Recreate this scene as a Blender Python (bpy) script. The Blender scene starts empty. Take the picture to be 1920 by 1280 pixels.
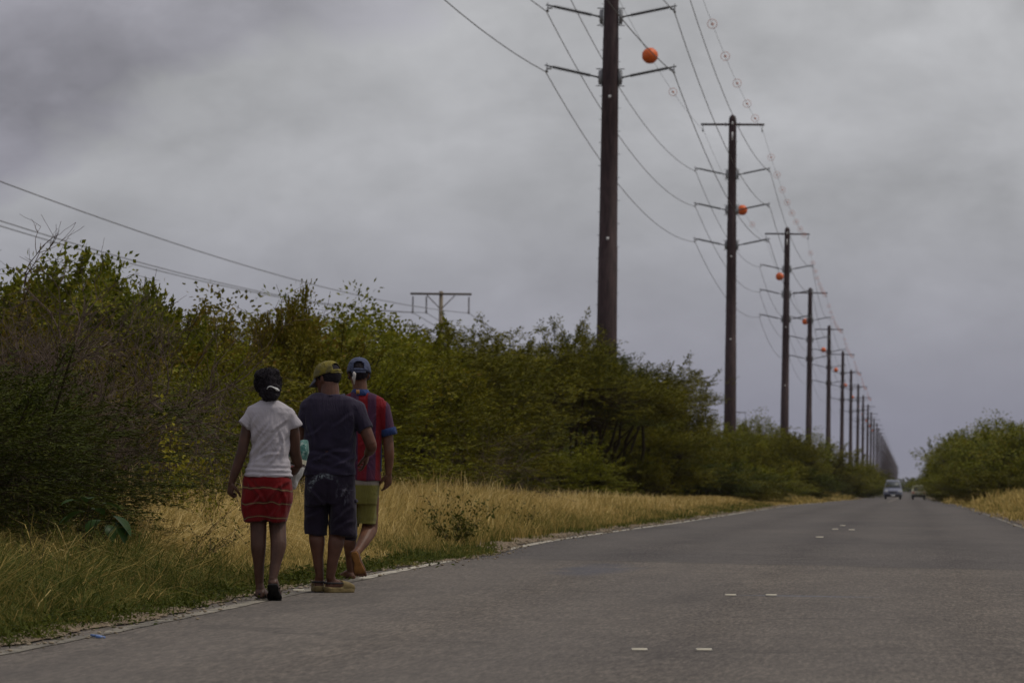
import bpy, bmesh, math, random
import numpy as np
from mathutils import Vector, Matrix, noise as mnoise
R = math.radians
PI = math.pi
# ---------------------------------------------------------------- view maths
F = 10667.0                     # focal length in photo pixels (200 mm on a 36 mm frame)
VX, VY = 1702.0, 918.0          # vanishing point of the road
RO = R(0.70)                    # camera roll
EYE = 0.84
CO, SI = math.cos(RO), math.sin(RO)
def unroll(px, py):
    dx, dy = px - VX, py - VY
    return dx*CO + dy*SI, -dx*SI + dy*CO
def at(px, py, Z):
    u, v = unroll(px, py)
    return Vector((u*Z/F, Z, EYE - v*Z/F))

sc = bpy.context.scene
# ---------------------------------------------------------------- camera
cam = bpy.data.cameras.new('camera')
cam.lens = 200.0; cam.sensor_width = 36.0; cam.sensor_fit = 'HORIZONTAL'
cam.clip_start = 0.5; cam.clip_end = 40000
cam.dof.use_dof = True; cam.dof.focus_distance = 40.5; cam.dof.aperture_fstop = 11.0
co = bpy.data.objects.new('camera', cam); sc.collection.objects.link(co)
u0, v0 = unroll(960, 640)
fwd = Vector((u0/F, 1.0, -v0/F)).normalized()
r0 = fwd.cross(Vector((0, 0, 1))).normalized(); up0 = r0.cross(fwd)
rt = CO*r0 + SI*up0; up = -SI*r0 + CO*up0
M = Matrix((rt, up, -fwd)).transposed().to_4x4(); M.translation = (0, 0, EYE)
co.matrix_world = M
sc.camera = co
# ---------------------------------------------------------------- world: overcast cloud sky
SUN_EL, SUN_AZ = R(60), R(75)      # azimuth clockwise from +Y (the road direction)
w = bpy.data.worlds.new('World'); sc.world = w; w.use_nodes = True
nt = w.node_tree; N = nt.nodes; Lk = nt.links; N.clear()
out = N.new('ShaderNodeOutputWorld'); bg = N.new('ShaderNodeBackground'); bg.inputs[1].default_value = 0.1
Lk.new(bg.outputs[0], out.inputs[0])
sky = N.new('ShaderNodeTexSky'); sky.sky_type = 'NISHITA'; sky.sun_disc = False
sky.sun_elevation = SUN_EL; sky.sun_rotation = SUN_AZ; sky.dust_density = 2.0
tc = N.new('ShaderNodeTexCoord')
def mth(op, a, b=None, c=None, clamp=False):
    n = N.new('ShaderNodeMath'); n.operation = op; n.use_clamp = clamp
    for i, x in enumerate((a, b, c)):
        if x is None: continue
        if isinstance(x, (int, float)): n.inputs[i].default_value = x
        else: Lk.new(x, n.inputs[i])
    return n.outputs[0]
sep = N.new('ShaderNodeSeparateXYZ'); Lk.new(tc.outputs['Generated'], sep.inputs[0])
def wnoise(scale, detail, rough, sx, sz, off, dist=0.0):
    mp = N.new('ShaderNodeMapping'); mp.inputs['Scale'].default_value = (sx, 1, sz); mp.inputs['Location'].default_value = off
    Lk.new(tc.outputs['Generated'], mp.inputs[0])
    n = N.new('ShaderNodeTexNoise'); n.inputs['Scale'].default_value = scale; n.inputs['Detail'].default_value = detail
    n.inputs['Roughness'].default_value = rough; n.inputs['Distortion'].default_value = dist
    Lk.new(mp.outputs[0], n.inputs[0]); return n.outputs['Fac']
n1 = wnoise(15, 7, 0.56, 1.0, 1.9, (2.3, 0.4, 1.7), 0.25)
n2 = wnoise(36, 6, 0.55, 1.0, 1.7, (5.1, 1.4, 0.2), 0.3)
n3 = wnoise(5, 2, 0.5, 1.0, 2.2, (0.9, 3.4, 4.1))
# two heavier cloud banks of the day, low over the left
def blob(px, py, sx, sz, amt):
    u, v = unroll(px, py); dx, dz = u/F, -v/F
    a = mth('MULTIPLY', mth('SUBTRACT', sep.outputs[0], dx), 1/sx); a = mth('MULTIPLY', a, a)
    b = mth('MULTIPLY', mth('SUBTRACT', sep.outputs[2], dz), 1/sz); b = mth('MULTIPLY', b, b)
    w_ = mth('MULTIPLY', mth('SUBTRACT', n2, 0.5), 1.5)
    e = mth('ADD', mth('ADD', a, b), w_)
    return mth('MULTIPLY', mth('POWER', 2.718, mth('MULTIPLY', e, -1.0)), amt)
el = mth('MAXIMUM', sep.outputs[2], 0.0)
cr = N.new('ShaderNodeValToRGB'); Lk.new(mth('MULTIPLY', el, 1.0), cr.inputs[0])
cr.color_ramp.elements[0].position = 0.0; cr.color_ramp.elements[0].color = (0.235, 0.238, 0.30, 1)
cr.color_ramp.elements[1].position = 1.0; cr.color_ramp.elements[1].color = (0.62, 0.62, 0.63, 1)
for p_, c_ in ((0.012, (0.245, 0.247, 0.305)), (0.028, (0.312, 0.314, 0.360)), (0.05, (0.370, 0.374, 0.398)), (0.09, (0.424, 0.426, 0.440)), (0.2, (0.44, 0.44, 0.45))):
    e_ = cr.color_ramp.elements.new(p_); e_.color = (*c_, 1)
fac = mth('ADD', mth('ADD', mth('MULTIPLY', mth('SUBTRACT', n1, 0.5), 1.05), mth('MULTIPLY', mth('SUBTRACT', n2, 0.5), 0.62)), mth('MULTIPLY', mth('SUBTRACT', n3, 0.5), 0.25))
vis = mth('ADD', mth('MULTIPLY', mth('MINIMUM', el, 0.06), 12.0), 0.22)
fac = mth('MULTIPLY', fac, vis)
# a heavy grey bank over the upper left with a ragged lower edge
_ua, _va = unroll(-60, 330); _ub, _vb = unroll(620, 30); _kk = ((-_vb)-(-_va))/(_ub-_ua)
q_ = mth('SUBTRACT', mth('SUBTRACT', sep.outputs[2], -_va/F), mth('MULTIPLY', mth('SUBTRACT', sep.outputs[0], _ua/F), _kk))
q_ = mth('ADD', q_, mth('ADD', mth('MULTIPLY', mth('SUBTRACT', n2, 0.5), 0.030), mth('MULTIPLY', mth('SUBTRACT', n1, 0.5), 0.030)))
bank = mth('ADD', mth('MULTIPLY', q_, 1/0.0075), 1.25, clamp=True); bank = mth('MULTIPLY', bank, mth('ADD', 0.55, mth('MULTIPLY', mth('SUBTRACT', -0.085, sep.outputs[0]), 6.5, clamp=True), clamp=True))
n4 = wnoise(24, 8, 0.58, 1.0, 1.5, (7.7, 2.1, 3.3), 0.3); lump = mth('MULTIPLY', mth('SUBTRACT', n4, 0.50), 9.0, clamp=True)
bl = mth('ADD', mth('MULTIPLY', bank, -0.25), mth('MULTIPLY', mth('MULTIPLY', lump, vis), 0.085))
bl = mth('ADD', bl, mth('ADD', blob(170, 330, 0.017, 0.005, 0.15), blob(700, 130, 0.035, 0.013, 0.13)))
bl = mth('ADD', bl, mth('ADD', blob(1250, 60, 0.04, 0.01, 0.05), blob(1560, 350, 0.03, 0.004, -0.07)))
fac = mth('ADD', mth('ADD', fac, bl), 1.0)
mul = N.new('ShaderNodeVectorMath'); mul.operation = 'SCALE'; Lk.new(cr.outputs[0], mul.inputs[0]); Lk.new(mth('MULTIPLY', fac, 10.0), mul.inputs['Scale'])
mx = N.new('ShaderNodeMix'); mx.data_type = 'RGBA'; mx.inputs[0].default_value = 0.96
Lk.new(sky.outputs[0], mx.inputs[6]); tint = N.new('ShaderNodeMix'); tint.data_type = 'RGBA'; tint.blend_type = 'MULTIPLY'; Lk.new(bank, tint.inputs[0]); Lk.new(mul.outputs[0], tint.inputs[6]); tint.inputs[7].default_value = (0.955, 0.93, 1.02, 1); Lk.new(tint.outputs[2], mx.inputs[7]); Lk.new(mx.outputs[2], bg.inputs[0])
# ---------------------------------------------------------------- sun through cloud
sl = bpy.data.lights.new('sun', 'SUN'); sl.energy = 1.4; sl.angle = R(10); sl.color = (1.0, 0.93, 0.82)
so = bpy.data.objects.new('sun', sl); sc.collection.objects.link(so)
sd = Vector((math.sin(SUN_AZ)*math.cos(SUN_EL), math.cos(SUN_AZ)*math.cos(SUN_EL), math.sin(SUN_EL)))
so.rotation_euler = sd.to_track_quat('Z', 'Y').to_euler()
sc.view_settings.view_transform = 'Standard'; sc.view_settings.look = 'None'
sc.view_settings.exposure = 0.0; sc.view_settings.gamma = 1.0; sc.view_settings.use_curve_mapping = False
sc.cycles.max_bounces = 5; sc.cycles.transparent_max_bounces = 6; sc.cycles.volume_bounces = 0

# ---------------------------------------------------------------- helpers
COL = sc.collection.objects
def tag(o, label=None, cat=None, group=None, kind=None):
    if label: o['label'] = label
    if cat: o['category'] = cat
    if group: o['group'] = group
    if kind: o['kind'] = kind
    return o
def empty(name, loc=(0, 0, 0), rz=0, label=None, cat=None, group=None, sc_=1.0):
    o = bpy.data.objects.new(name, None); COL.link(o); o.location = loc; o.rotation_euler = (0, 0, rz)
    o.empty_display_size = 0.2
    if isinstance(sc_, (int, float)): sc_ = (sc_,)*3
    o.scale = sc_
    return tag(o, label, cat, group)
def link(name, me, parent=None, m=None):
    o = bpy.data.objects.new(name, me); COL.link(o)
    if m is not None:
        me.materials.clear(); me.materials.append(m)
    if parent is not None: o.parent = parent
    return o
def np_mesh(name, V, T=None, Q=None, smooth=False):
    me = bpy.data.meshes.new(name)
    V = np.asarray(V, np.float32).reshape(-1, 3)
    me.vertices.add(len(V)); me.vertices.foreach_set('co', V.ravel())
    loops = []; tot = []
    if T is not None and len(T): T = np.asarray(T, np.int32); loops.append(T.ravel()); tot.append(np.full(len(T), 3, np.int32))
    if Q is not None and len(Q): Q = np.asarray(Q, np.int32); loops.append(Q.ravel()); tot.append(np.full(len(Q), 4, np.int32))
    lp = np.concatenate(loops); tt = np.concatenate(tot)
    me.loops.add(len(lp)); me.loops.foreach_set('vertex_index', lp)
    me.polygons.add(len(tt)); st = np.concatenate(([0], np.cumsum(tt)[:-1])).astype(np.int32)
    me.polygons.foreach_set('loop_start', st); me.polygons.foreach_set('loop_total', tt)
    if smooth: me.polygons.foreach_set('use_smooth', np.ones(len(tt), bool))
    me.update(calc_edges=True); me.validate()
    return me
def norm(a): return a/np.maximum(np.linalg.norm(a, axis=-1, keepdims=True), 1e-9)
class Geo:
    def __init__(s): s.V = []; s.T = []; s.Q = []; s.n = 0
    def add(s, V, T=None, Q=None):
        V = np.asarray(V, float).reshape(-1, 3)
        if T is not None and len(T): s.T.append(np.asarray(T)+s.n)
        if Q is not None and len(Q): s.Q.append(np.asarray(Q)+s.n)
        s.V.append(V); s.n += len(V); return s
    def mesh(s, name, smooth=False):
        return np_mesh(name, np.concatenate(s.V), np.concatenate(s.T) if s.T else None, np.concatenate(s.Q) if s.Q else None, smooth)
    def tubes(s, P, Rd, k=4, cap=False):
        """P (M,n,3) polylines, Rd (M,n)"""
        P = np.asarray(P, float); Rd = np.asarray(Rd, float)
        if P.ndim == 2: P = P[None]; Rd = Rd.reshape(1, -1)
        Mn, n = P.shape[:2]
        T = norm(np.gradient(P, axis=1))
        ref = np.zeros_like(T); ref[..., 2] = 1.0
        mt = norm(P[:, -1]-P[:, 0]); v = np.abs(mt[:, 2]) > 0.8
        ref[v] = (0, 1.0, 0.05)
        A = norm(np.cross(T, ref)); B = np.cross(T, A)
        a = np.linspace(0, 2*PI, k, endpoint=False)
        V = P[:, :, None] + Rd[:, :, None, None]*(A[:, :, None]*np.cos(a)[None, None, :, None] + B[:, :, None]*np.sin(a)[None, None, :, None])
        idx = np.arange(Mn*n*k).reshape(Mn, n, k)
        i0 = idx[:, :-1]; i1 = idx[:, 1:]
        Q = np.stack([i0, np.roll(i0, -1, 2), np.roll(i1, -1, 2), i1], -1).reshape(-1, 4)
        V = V.reshape(-1, 3); Tt = None
        if cap:
            c = np.concatenate([P[:, 0], P[:, -1]]); base = len(V)
            V = np.concatenate([V, c]); Tt = []
            for m in range(Mn):
                for j in range(k):
                    Tt.append((base+m, idx[m, 0, (j+1) % k], idx[m, 0, j])); Tt.append((base+Mn+m, idx[m, -1, j], idx[m, -1, (j+1) % k]))
        s.add(V, Tt, Q); return s
    def loft(s, rings, cap=True):
        rings = [np.asarray(r, float) for r in rings]; k = len(rings[0]); n = len(rings)
        V = np.concatenate(rings); Q = []; T = []
        for i in range(n-1):
            for j in range(k):
                j2 = (j+1) % k; Q.append((i*k+j, i*k+j2, (i+1)*k+j2, (i+1)*k+j))
        if cap:
            V = np.concatenate([V, [rings[0].mean(0)], [rings[-1].mean(0)]]); b = n*k
            for j in range(k):
                j2 = (j+1) % k; T.append((b, j2, j)); T.append((b+1, (n-1)*k+j, (n-1)*k+j2))
        s.add(V, T, Q); return s
    def box(s, c, d, rot=None):
        c = np.asarray(c, float); d = np.asarray(d, float)/2
        V = np.array([(x, y, z) for x in (-1, 1) for y in (-1, 1) for z in (-1, 1)], float)*d
        if rot is not None: V = V @ np.array(rot).T
        s.add(V+c, None, [(0, 1, 3, 2), (4, 6, 7, 5), (0, 4, 5, 1), (2, 3, 7, 6), (0, 2, 6, 4), (1, 5, 7, 3)]); return s
    def ball(s, c, r, nu=14, nv=9, M3=None):
        r = np.asarray(r, float)*np.ones(3); rings = []
        for i in range(nv):
            t = PI*(i+0.5)/nv; a = np.linspace(0, 2*PI, nu, endpoint=False)
            p = np.stack([np.sin(t)*np.cos(a), np.sin(t)*np.sin(a), np.full(nu, math.cos(t))], -1)*r
            if M3 is not None: p = p @ np.array(M3).T
            rings.append(p+np.asarray(c, float))
        return s.loft(rings[::-1])
def mirror_fix(me):
    bm = bmesh.new(); bm.from_mesh(me); bmesh.ops.recalc_face_normals(bm, faces=bm.faces); bm.to_mesh(me); bm.free(); return me

# ---------------------------------------------------------------- materials
class MT:
    def __init__(s, name):
        s.m = bpy.data.materials.new(name); s.m.use_nodes = True; s.t = s.m.node_tree; s.N = s.t.nodes; s.L = s.t.links
        s.b = s.N['Principled BSDF']; s.o = s.N['Material Output']
    def new(s, ty, **kw):
        n = s.N.new(ty)
        for k, v in kw.items(): setattr(n, k, v)
        return n
    def noise(s, scale, detail=4, rough=0.55, stretch=(1, 1, 1), coord='Object', dist=0.0):
        tcn = s.new('ShaderNodeTexCoord'); mp = s.new('ShaderNodeMapping'); mp.inputs['Scale'].default_value = stretch
        s.L.new(tcn.outputs[coord], mp.inputs[0]); n = s.new('ShaderNodeTexNoise')
        n.inputs['Scale'].default_value = scale; n.inputs['Detail'].default_value = detail; n.inputs['Roughness'].default_value = rough; n.inputs['Distortion'].default_value = dist
        s.L.new(mp.outputs[0], n.inputs[0]); return n.outputs['Fac']
    def ramp(s, fac, stops, interp='LINEAR'):
        r = s.new('ShaderNodeValToRGB'); r.color_ramp.interpolation = interp
        e = r.color_ramp.elements; e[0].position = stops[0][0]; e[0].color = (*stops[0][1], 1); e[1].position = stops[-1][0]; e[1].color = (*stops[-1][1], 1)
        for p, c in stops[1:-1]: x = e.new(p); x.color = (*c, 1)
        s.L.new(fac, r.inputs[0]); return r.outputs[0]
    def mix(s, f, a, b, mode='MIX'):
        n = s.new('ShaderNodeMix', data_type='RGBA', blend_type=mode)
        for i, x in ((0, f), (6, a), (7, b)):
            if isinstance(x, (int, float)): n.inputs[i].default_value = x
            elif isinstance(x, tuple): n.inputs[i].default_value = (*x, 1)
            else: s.L.new(x, n.inputs[i])
        return n.outputs[2]
    def math(s, op, a, b=0.0, clamp=False):
        n = s.new('ShaderNodeMath', operation=op, use_clamp=clamp)
        for i, x in enumerate((a, b)):
            if isinstance(x, (int, float)): n.inputs[i].default_value = x
            else: s.L.new(x, n.inputs[i])
        return n.outputs[0]
    def bump(s, h, strength=0.4, dist=0.01):
        n = s.new('ShaderNodeBump'); n.inputs['Strength'].default_value = strength; n.inputs['Distance'].default_value = dist
        s.L.new(h, n.inputs['Height']); s.L.new(n.outputs[0], s.b.inputs['Normal'])
    def fin(s, col, rough=0.7, spec=0.3, metal=0.0):
        if isinstance(col, tuple): s.b.inputs['Base Color'].default_value = (*col, 1)
        else: s.L.new(col, s.b.inputs['Base Color'])
        s.b.inputs['Roughness'].default_value = rough; s.b.inputs['Specular IOR Level'].default_value = spec; s.b.inputs['Metallic'].default_value = metal
        return s.m
def simple(name, col, var=0.25, scale=8, rough=0.7, spec=0.3, metal=0.0, bump=0.0, stretch=(1, 1, 1)):
    t = MT(name); n = t.noise(scale, 5, 0.6, stretch)
    lo = tuple(c*(1-var) for c in col); hi = tuple(min(1, c*(1+var)) for c in col)
    c = t.ramp(n, [(0.3, lo), (0.7, hi)])
    if bump: t.bump(n, bump, 0.01)
    return t.fin(c, rough, spec, metal)
def leafmat(name, cols, transl=0.3, patch=1.2, rough=0.55):
    t = MT(name); g = t.new('ShaderNodeNewGeometry')
    k = len(cols); stops = [(i/(k-1), c) for i, c in enumerate(cols)]
    n = t.noise(patch, 2, 0.5)
    f = t.math('ADD', t.math('MULTIPLY', g.outputs['Random Per Island'], 0.55), t.math('MULTIPLY', t.math('SUBTRACT', n, 0.28), 1.0), True)
    c = t.ramp(f, stops)
    t.fin(c, rough, 0.08)
    tr = t.new('ShaderNodeBsdfTranslucent'); t.L.new(c, tr.inputs[0]); ms = t.new('ShaderNodeMixShader'); ms.inputs[0].default_value = transl
    t.L.new(t.b.outputs[0], ms.inputs[1]); t.L.new(tr.outputs[0], ms.inputs[2]); t.L.new(ms.outputs[0], t.o.inputs[0])
    return t.m
LEAF = {
 'acacia': leafmat('acacia_leaf', [(0.040, 0.042, 0.004), (0.083, 0.082, 0.006), (0.145, 0.134, 0.010), (0.23, 0.198, 0.018)], 0.22, 0.9, .7),
 'shade': leafmat('dark_and_shaded_leaf', [(0.022, 0.032, 0.004), (0.047, 0.058, 0.006), (0.092, 0.098, 0.010)], 0.2, 1.5, .7),  # dark acacias; also paints shade into foliage behind and under the canopy
 'broad': leafmat('broad_leaf', [(0.045, 0.060, 0.006), (0.100, 0.115, 0.010), (0.22, 0.220, 0.020), (0.26, 0.165, 0.026)], 0.25, 1.0, 0.5),
 'olive': leafmat('olive_leaf', [(0.055, 0.055, 0.006), (0.120, 0.108, 0.010), (0.165, 0.135, 0.014), (0.20, 0.105, 0.028)], 0.25, 1.2, .6),
 'lime': leafmat('lime_leaf', [(0.072, 0.080, 0.006), (0.150, 0.155, 0.010), (0.28, 0.255, 0.018)], 0.3, 1.0, .6),
 'yellow': leafmat('yellow_leaf', [(0.13, 0.125, 0.010), (0.28, 0.25, 0.02), (0.36, 0.30, 0.04)], 0.35, 2.0),
 'weed': leafmat('weed_leaf', [(0.035, 0.042, 0.007), (0.070, 0.075, 0.010), (0.12, 0.09, 0.025)], 0.2, 3.0),
 'big': leafmat('big_leaf', [(0.018, 0.042, 0.010), (0.040, 0.075, 0.018)], 0.2, 3.0, 0.4),
}
M_BARK = simple('brown_bark', (0.040, 0.030, 0.017), 0.35, 30, 0.9, 0.1)
M_TWIG = simple('dry_twig_bark', (0.105, 0.078, 0.062), 0.3, 20, 0.9, 0.1)

def asphalt():
    t = MT('asphalt')
    g = t.new('ShaderNodeTexCoord'); sp = t.new('ShaderNodeSeparateXYZ'); t.L.new(g.outputs['Object'], sp.inputs[0])
    X, Y = sp.outputs[0], sp.outputs[1]
    fine = t.noise(55, 3, 0.75); mid = t.noise(3.0, 4, 0.6, (1.0, 0.25, 1)); big = t.noise(0.35, 3, 0.55, (1, 0.22, 1))
    stone = t.new('ShaderNodeTexVoronoi'); stone.inputs['Scale'].default_value = 30; t.L.new(g.outputs['Object'], stone.inputs[0])
    near = t.ramp(fine, [(0.25, (0.052, 0.044, 0.036)), (0.5, (0.103, 0.091, 0.079)), (0.78, (0.20, 0.182, 0.160))])
    far = t.ramp(fine, [(0.25, (0.040, 0.036, 0.034)), (0.5, (0.074, 0.067, 0.063)), (0.78, (0.15, 0.14, 0.13))])
    # newer surface course beyond a laid joint about 54 m away, with a straggling edge
    jn = t.math('ADD', Y, t.math('MULTIPLY', t.math('SUBTRACT', t.noise(0.8, 3, 0.5), 0.5), 1.3))
    jn = t.math('ADD', jn, t.math('MULTIPLY', X, 0.55))
    f = t.math('MULTIPLY', t.math('SUBTRACT', jn, 53.0), 1.6, True)
    c = t.mix(f, near, far)
    # tar seams at the joint and a second one
    for yj, wd in ((53.2, 0.35), (48.3, 0.16)):
        d = t.math('ABSOLUTE', t.math('SUBTRACT', jn, yj)); s_ = t.math('MULTIPLY', t.math('SUBTRACT', wd, d), 3.0, True)
        c = t.mix(t.math('MULTIPLY', s_, 0.60), c, (0.045, 0.040, 0.036))
    c = t.mix(0.75, c, t.ramp(mid, [(0.3, (0.80, 0.79, 0.78)), (0.7, (1.18, 1.17, 1.15))]), 'MULTIPLY')
    c = t.mix(0.9, c, t.ramp(big, [(0.3, (0.80, 0.80, 0.82)), (0.7, (1.18, 1.16, 1.12))]), 'MULTIPLY')
    grn = t.noise(42, 4, 0.85, (1.0, 0.07, 1)); gr2 = t.noise(6, 4, 0.8, (1.0, 0.10, 1))
    c = t.mix(0.95, c, t.ramp(grn, [(0.32, (0.50, 0.49, 0.48)), (0.5, (1.04, 1.03, 1.02)), (0.68, (1.85, 1.80, 1.70))]), 'MULTIPLY')
    c = t.mix(0.6, c, t.ramp(gr2, [(0.35, (0.91, 0.91, 0.91)), (0.65, (1.12, 1.12, 1.11))]), 'MULTIPLY')
    # polished wheel tracks, darker oil band mid lane
    wv = t.math('ABSOLUTE', t.math('SINE', t.math('MULTIPLY', t.math('ADD', X, 1.14), PI/1.6)))
    c = t.mix(t.math('MULTIPLY', wv, 0.28), c, (0.145, 0.131, 0.117))
    # oil and tyre darkening along each lane centre, broken up
    ob = t.noise(0.9, 4, 0.6, (1.2, 0.10, 1)); c = t.mix(t.math('MULTIPLY', t.math('SUBTRACT', ob, 0.52), 2.2, True), c, (0.060, 0.054, 0.050))
    # cracks, sealed here and there
    vc = t.new('ShaderNodeTexVoronoi'); vc.feature = 'DISTANCE_TO_EDGE'; vc.inputs['Scale'].default_value = 0.30
    mpc = t.new('ShaderNodeMapping'); mpc.inputs['Scale'].default_value = (0.8, 0.55, 1); wrp = t.new('ShaderNodeTexNoise'); wrp.inputs['Scale'].default_value = 1.6; wrp.inputs['Detail'].default_value = 5
    t.L.new(g.outputs['Object'], wrp.inputs[0]); wm = t.new('ShaderNodeVectorMath'); wm.operation = 'MULTIPLY_ADD'; wm.inputs[1].default_value = (1.3, 1.3, 0); t.L.new(wrp.outputs['Color'], wm.inputs[0]); t.L.new(g.outputs['Object'], wm.inputs[2])
    t.L.new(wm.outputs[0], mpc.inputs[0]); t.L.new(mpc.outputs[0], vc.inputs[0])
    ck = t.math('MULTIPLY', t.math('SUBTRACT', 0.022, vc.outputs['Distance']), 90, True); ckm = t.math('MULTIPLY', t.math('SUBTRACT', t.noise(0.22, 2, 0.5), 0.50), 8, True)
    c = t.mix(t.math('MULTIPLY', t.math('MULTIPLY', ck, ckm), 0.30), c, (0.040, 0.036, 0.033))
    # bare pale stones
    sp2 = t.math('MULTIPLY', t.math('SUBTRACT', 0.17, stone.outputs['Distance']), 9, True)
    rnd = t.new('ShaderNodeSeparateColor'); t.L.new(stone.outputs['Color'], rnd.inputs[0])
    sel = t.math('GREATER_THAN', rnd.outputs[0], 0.955)
    c = t.mix(t.math('MULTIPLY', t.math('MULTIPLY', sp2, sel), 0.75), c, (0.42, 0.38, 0.33))
    # bluish repair patch left of centre
    bx = t.math('MULTIPLY', t.math('SUBTRACT', X, -2.72), 2.4); by = t.math('MULTIPLY', t.math('SUBTRACT', Y, 50.2), 0.28)
    bb = t.math('ADD', t.math('ADD', t.math('MULTIPLY', bx, bx), t.math('MULTIPLY', by, by)), t.math('MULTIPLY', t.math('SUBTRACT', mid, 0.5), 2.0))
    c = t.mix(t.math('MULTIPLY', t.math('SUBTRACT', 1.0, bb, True), 0.55), c, (0.075, 0.080, 0.10))
    bx = t.math('MULTIPLY', t.math('SUBTRACT', X, -0.72), 1.6); by = t.math('MULTIPLY', t.math('SUBTRACT', Y, t.math('MULTIPLY', X, -0.1)), 1.0)
    by = t.math('MULTIPLY', t.math('SUBTRACT', by, 41.2), 4.0)
    bb = t.math('ADD', t.math('MULTIPLY', bx, bx), t.math('MULTIPLY', by, by))
    c = t.mix(t.math('MULTIPLY', t.math('SUBTRACT', 1.0, bb, True), 0.6), c, (0.13, 0.14, 0.165))
    t.bump(fine, 0.5, 0.006)
    return t.fin(c, 0.88, 0.18)
M_ASPH = asphalt()
def paint():
    t = MT('worn_road_paint'); n = t.noise(9, 6, 0.7, (1, 0.4, 1)); n2 = t.noise(1.1, 3, 0.6, (1, 0.3, 1)); n = t.math('ADD', t.math('MULTIPLY', n, 0.6), t.math('MULTIPLY', n2, 0.4))
    return t.fin(t.ramp(n, [(0.41, (0.095, 0.084, 0.068)), (0.50, (0.20, 0.18, 0.14)), (0.66, (0.38, 0.345, 0.275))]), 0.8, 0.2)
M_PAINT = paint()
def paint2():
    t = MT('road_paint_fresher'); n = t.noise(7, 6, 0.7, (1, 0.25, 1))
    return t.fin(t.ramp(n, [(0.30, (0.12, 0.105, 0.085)), (0.42, (0.30, 0.275, 0.22)), (0.62, (0.50, 0.46, 0.37))]), 0.8, 0.2)
M_PAINT2 = paint2()
def soil():
    t = MT('dry_soil'); n = t.noise(14, 6, 0.7); n2 = t.noise(0.7, 4, 0.6)
    c = t.ramp(n, [(0.3, (0.055, 0.036, 0.016)), (0.5, (0.12, 0.085, 0.045)), (0.68, (0.22, 0.17, 0.11)), (0.8, (0.36, 0.31, 0.24))])
    g = t.ramp(n2, [(0.42, (0.035, 0.04, 0.012)), (0.62, (0.11, 0.085, 0.04))])
    t.bump(n, 0.8, 0.02)
    return t.fin(t.mix(0.45, c, g), 0.95, 0.1)
M_SOIL = soil()
M_SAND = simple('sandy_grit', (0.19, 0.145, 0.095), 0.75, 22, 0.95, 0.1, bump=0.9)
def grassmat():
    t = MT('grass_blades'); a = t.new('ShaderNodeAttribute'); a.attribute_name = 'dry'; g = t.new('ShaderNodeNewGeometry')
    f = t.math('ADD', a.outputs['Fac'], t.math('MULTIPLY', t.math('SUBTRACT', g.outputs['Random Per Island'], 0.5), 0.42), True)
    c = t.ramp(f, [(0.0, (0.050, 0.068, 0.013)), (0.2, (0.095, 0.105, 0.022)), (0.4, (0.165, 0.150, 0.040)), (0.58, (0.32, 0.240, 0.072)), (0.8, (0.56, 0.405, 0.140)), (1.0, (0.74, 0.58, 0.26))])
    t.fin(c, 0.7, 0.05)
    tr = t.new('ShaderNodeBsdfTranslucent'); t.L.new(c, tr.inputs[0]); ms = t.new('ShaderNodeMixShader'); ms.inputs[0].default_value = 0.3
    t.L.new(t.b.outputs[0], ms.inputs[1]); t.L.new(tr.outputs[0], ms.inputs[2]); t.L.new(ms.outputs[0], t.o.inputs[0])
    return t.m
M_GRASS = grassmat()
# ---------------------------------------------------------------- ground profile along the road
_dy = np.arange(-60, 900, 0.5)
_dp = np.interp(_dy, [-60, 27, 37.6, 47.8, 61, 67, 85, 106, 150, 207, 300, 540, 800], [.84, .838, .80, .742, .705, .672, .672, .68, .655, .645, .72, .93, 1.0])
_k = np.ones(21)/21; _dp = np.convolve(np.pad(_dp, 10, 'edge'), _k, 'valid')
def gz(Y): return EYE - np.interp(Y, _dy, _dp)
def gzf(Y): return float(gz(Y))
YS = np.concatenate([np.arange(-30, 25, 2.5), np.arange(25, 130, 0.5), np.arange(130, 330, 2.5), np.arange(330, 900, 15), np.geomspace(900, 12000, 30)])
def strip(name, xs, off, ys=YS, xfun=None, m=None):
    xs = np.asarray(xs, float); G = []
    for i, y in enumerate(ys):
        xx = xs if xfun is None else xfun(y)
        for j, x in enumerate(xx): G.append((x, y, gzf(y)+off))
    n = len(xs); Q = []
    for i in range(len(ys)-1):
        for j in range(n-1): a = i*n+j; Q.append((a, a+1, a+n+1, a+n))
    return link(name, np_mesh(name, G, None, Q, True), None, m)
o = strip('ground', [-9000, -2500, -700, -200, -60, -20, -9, -4, 3, 9, 20, 60, 200, 700, 2500, 9000], -0.012, m=M_SOIL); tag(o, kind='structure')
# asphalt with a ragged edge
def jag(y, s, amp): return amp*(mnoise.noise(Vector((s, y*0.9, 0)))+0.6*mnoise.noise(Vector((s, y*2.7, 5)))+0.35*mnoise.noise(Vector((s, y*0.13, 9))))
o = strip('road', [0]*4, 0.0, xfun=lambda y: (-4.62+jag(y, 1.3, 0.09), -2, 0.5, 2.42+jag(y, 7.7, 0.07)), m=M_ASPH); tag(o, kind='structure')
pl = np.concatenate([np.arange(-20, 130, 0.25), np.arange(130, 700, 4)])
for ys_, mt_ in ((pl[pl <= 45], M_PAINT), (pl[pl >= 45], M_PAINT2)): o = strip('edge_line', [0, 0], 0.004, ys=ys_, xfun=lambda y: (-4.36+0.6*jag(y, 3.1, 0.03), -4.255+0.6*jag(y, 4.1, 0.03)), m=mt_); tag(o, kind='structure')
o = strip('edge_line', [0, 0], 0.004, ys=pl, xfun=lambda y: (2.10+0.6*jag(y, 5.1, 0.03), 2.17+0.6*jag(y, 6.1, 0.03)), m=M_PAINT); tag(o, kind='structure')
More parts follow.
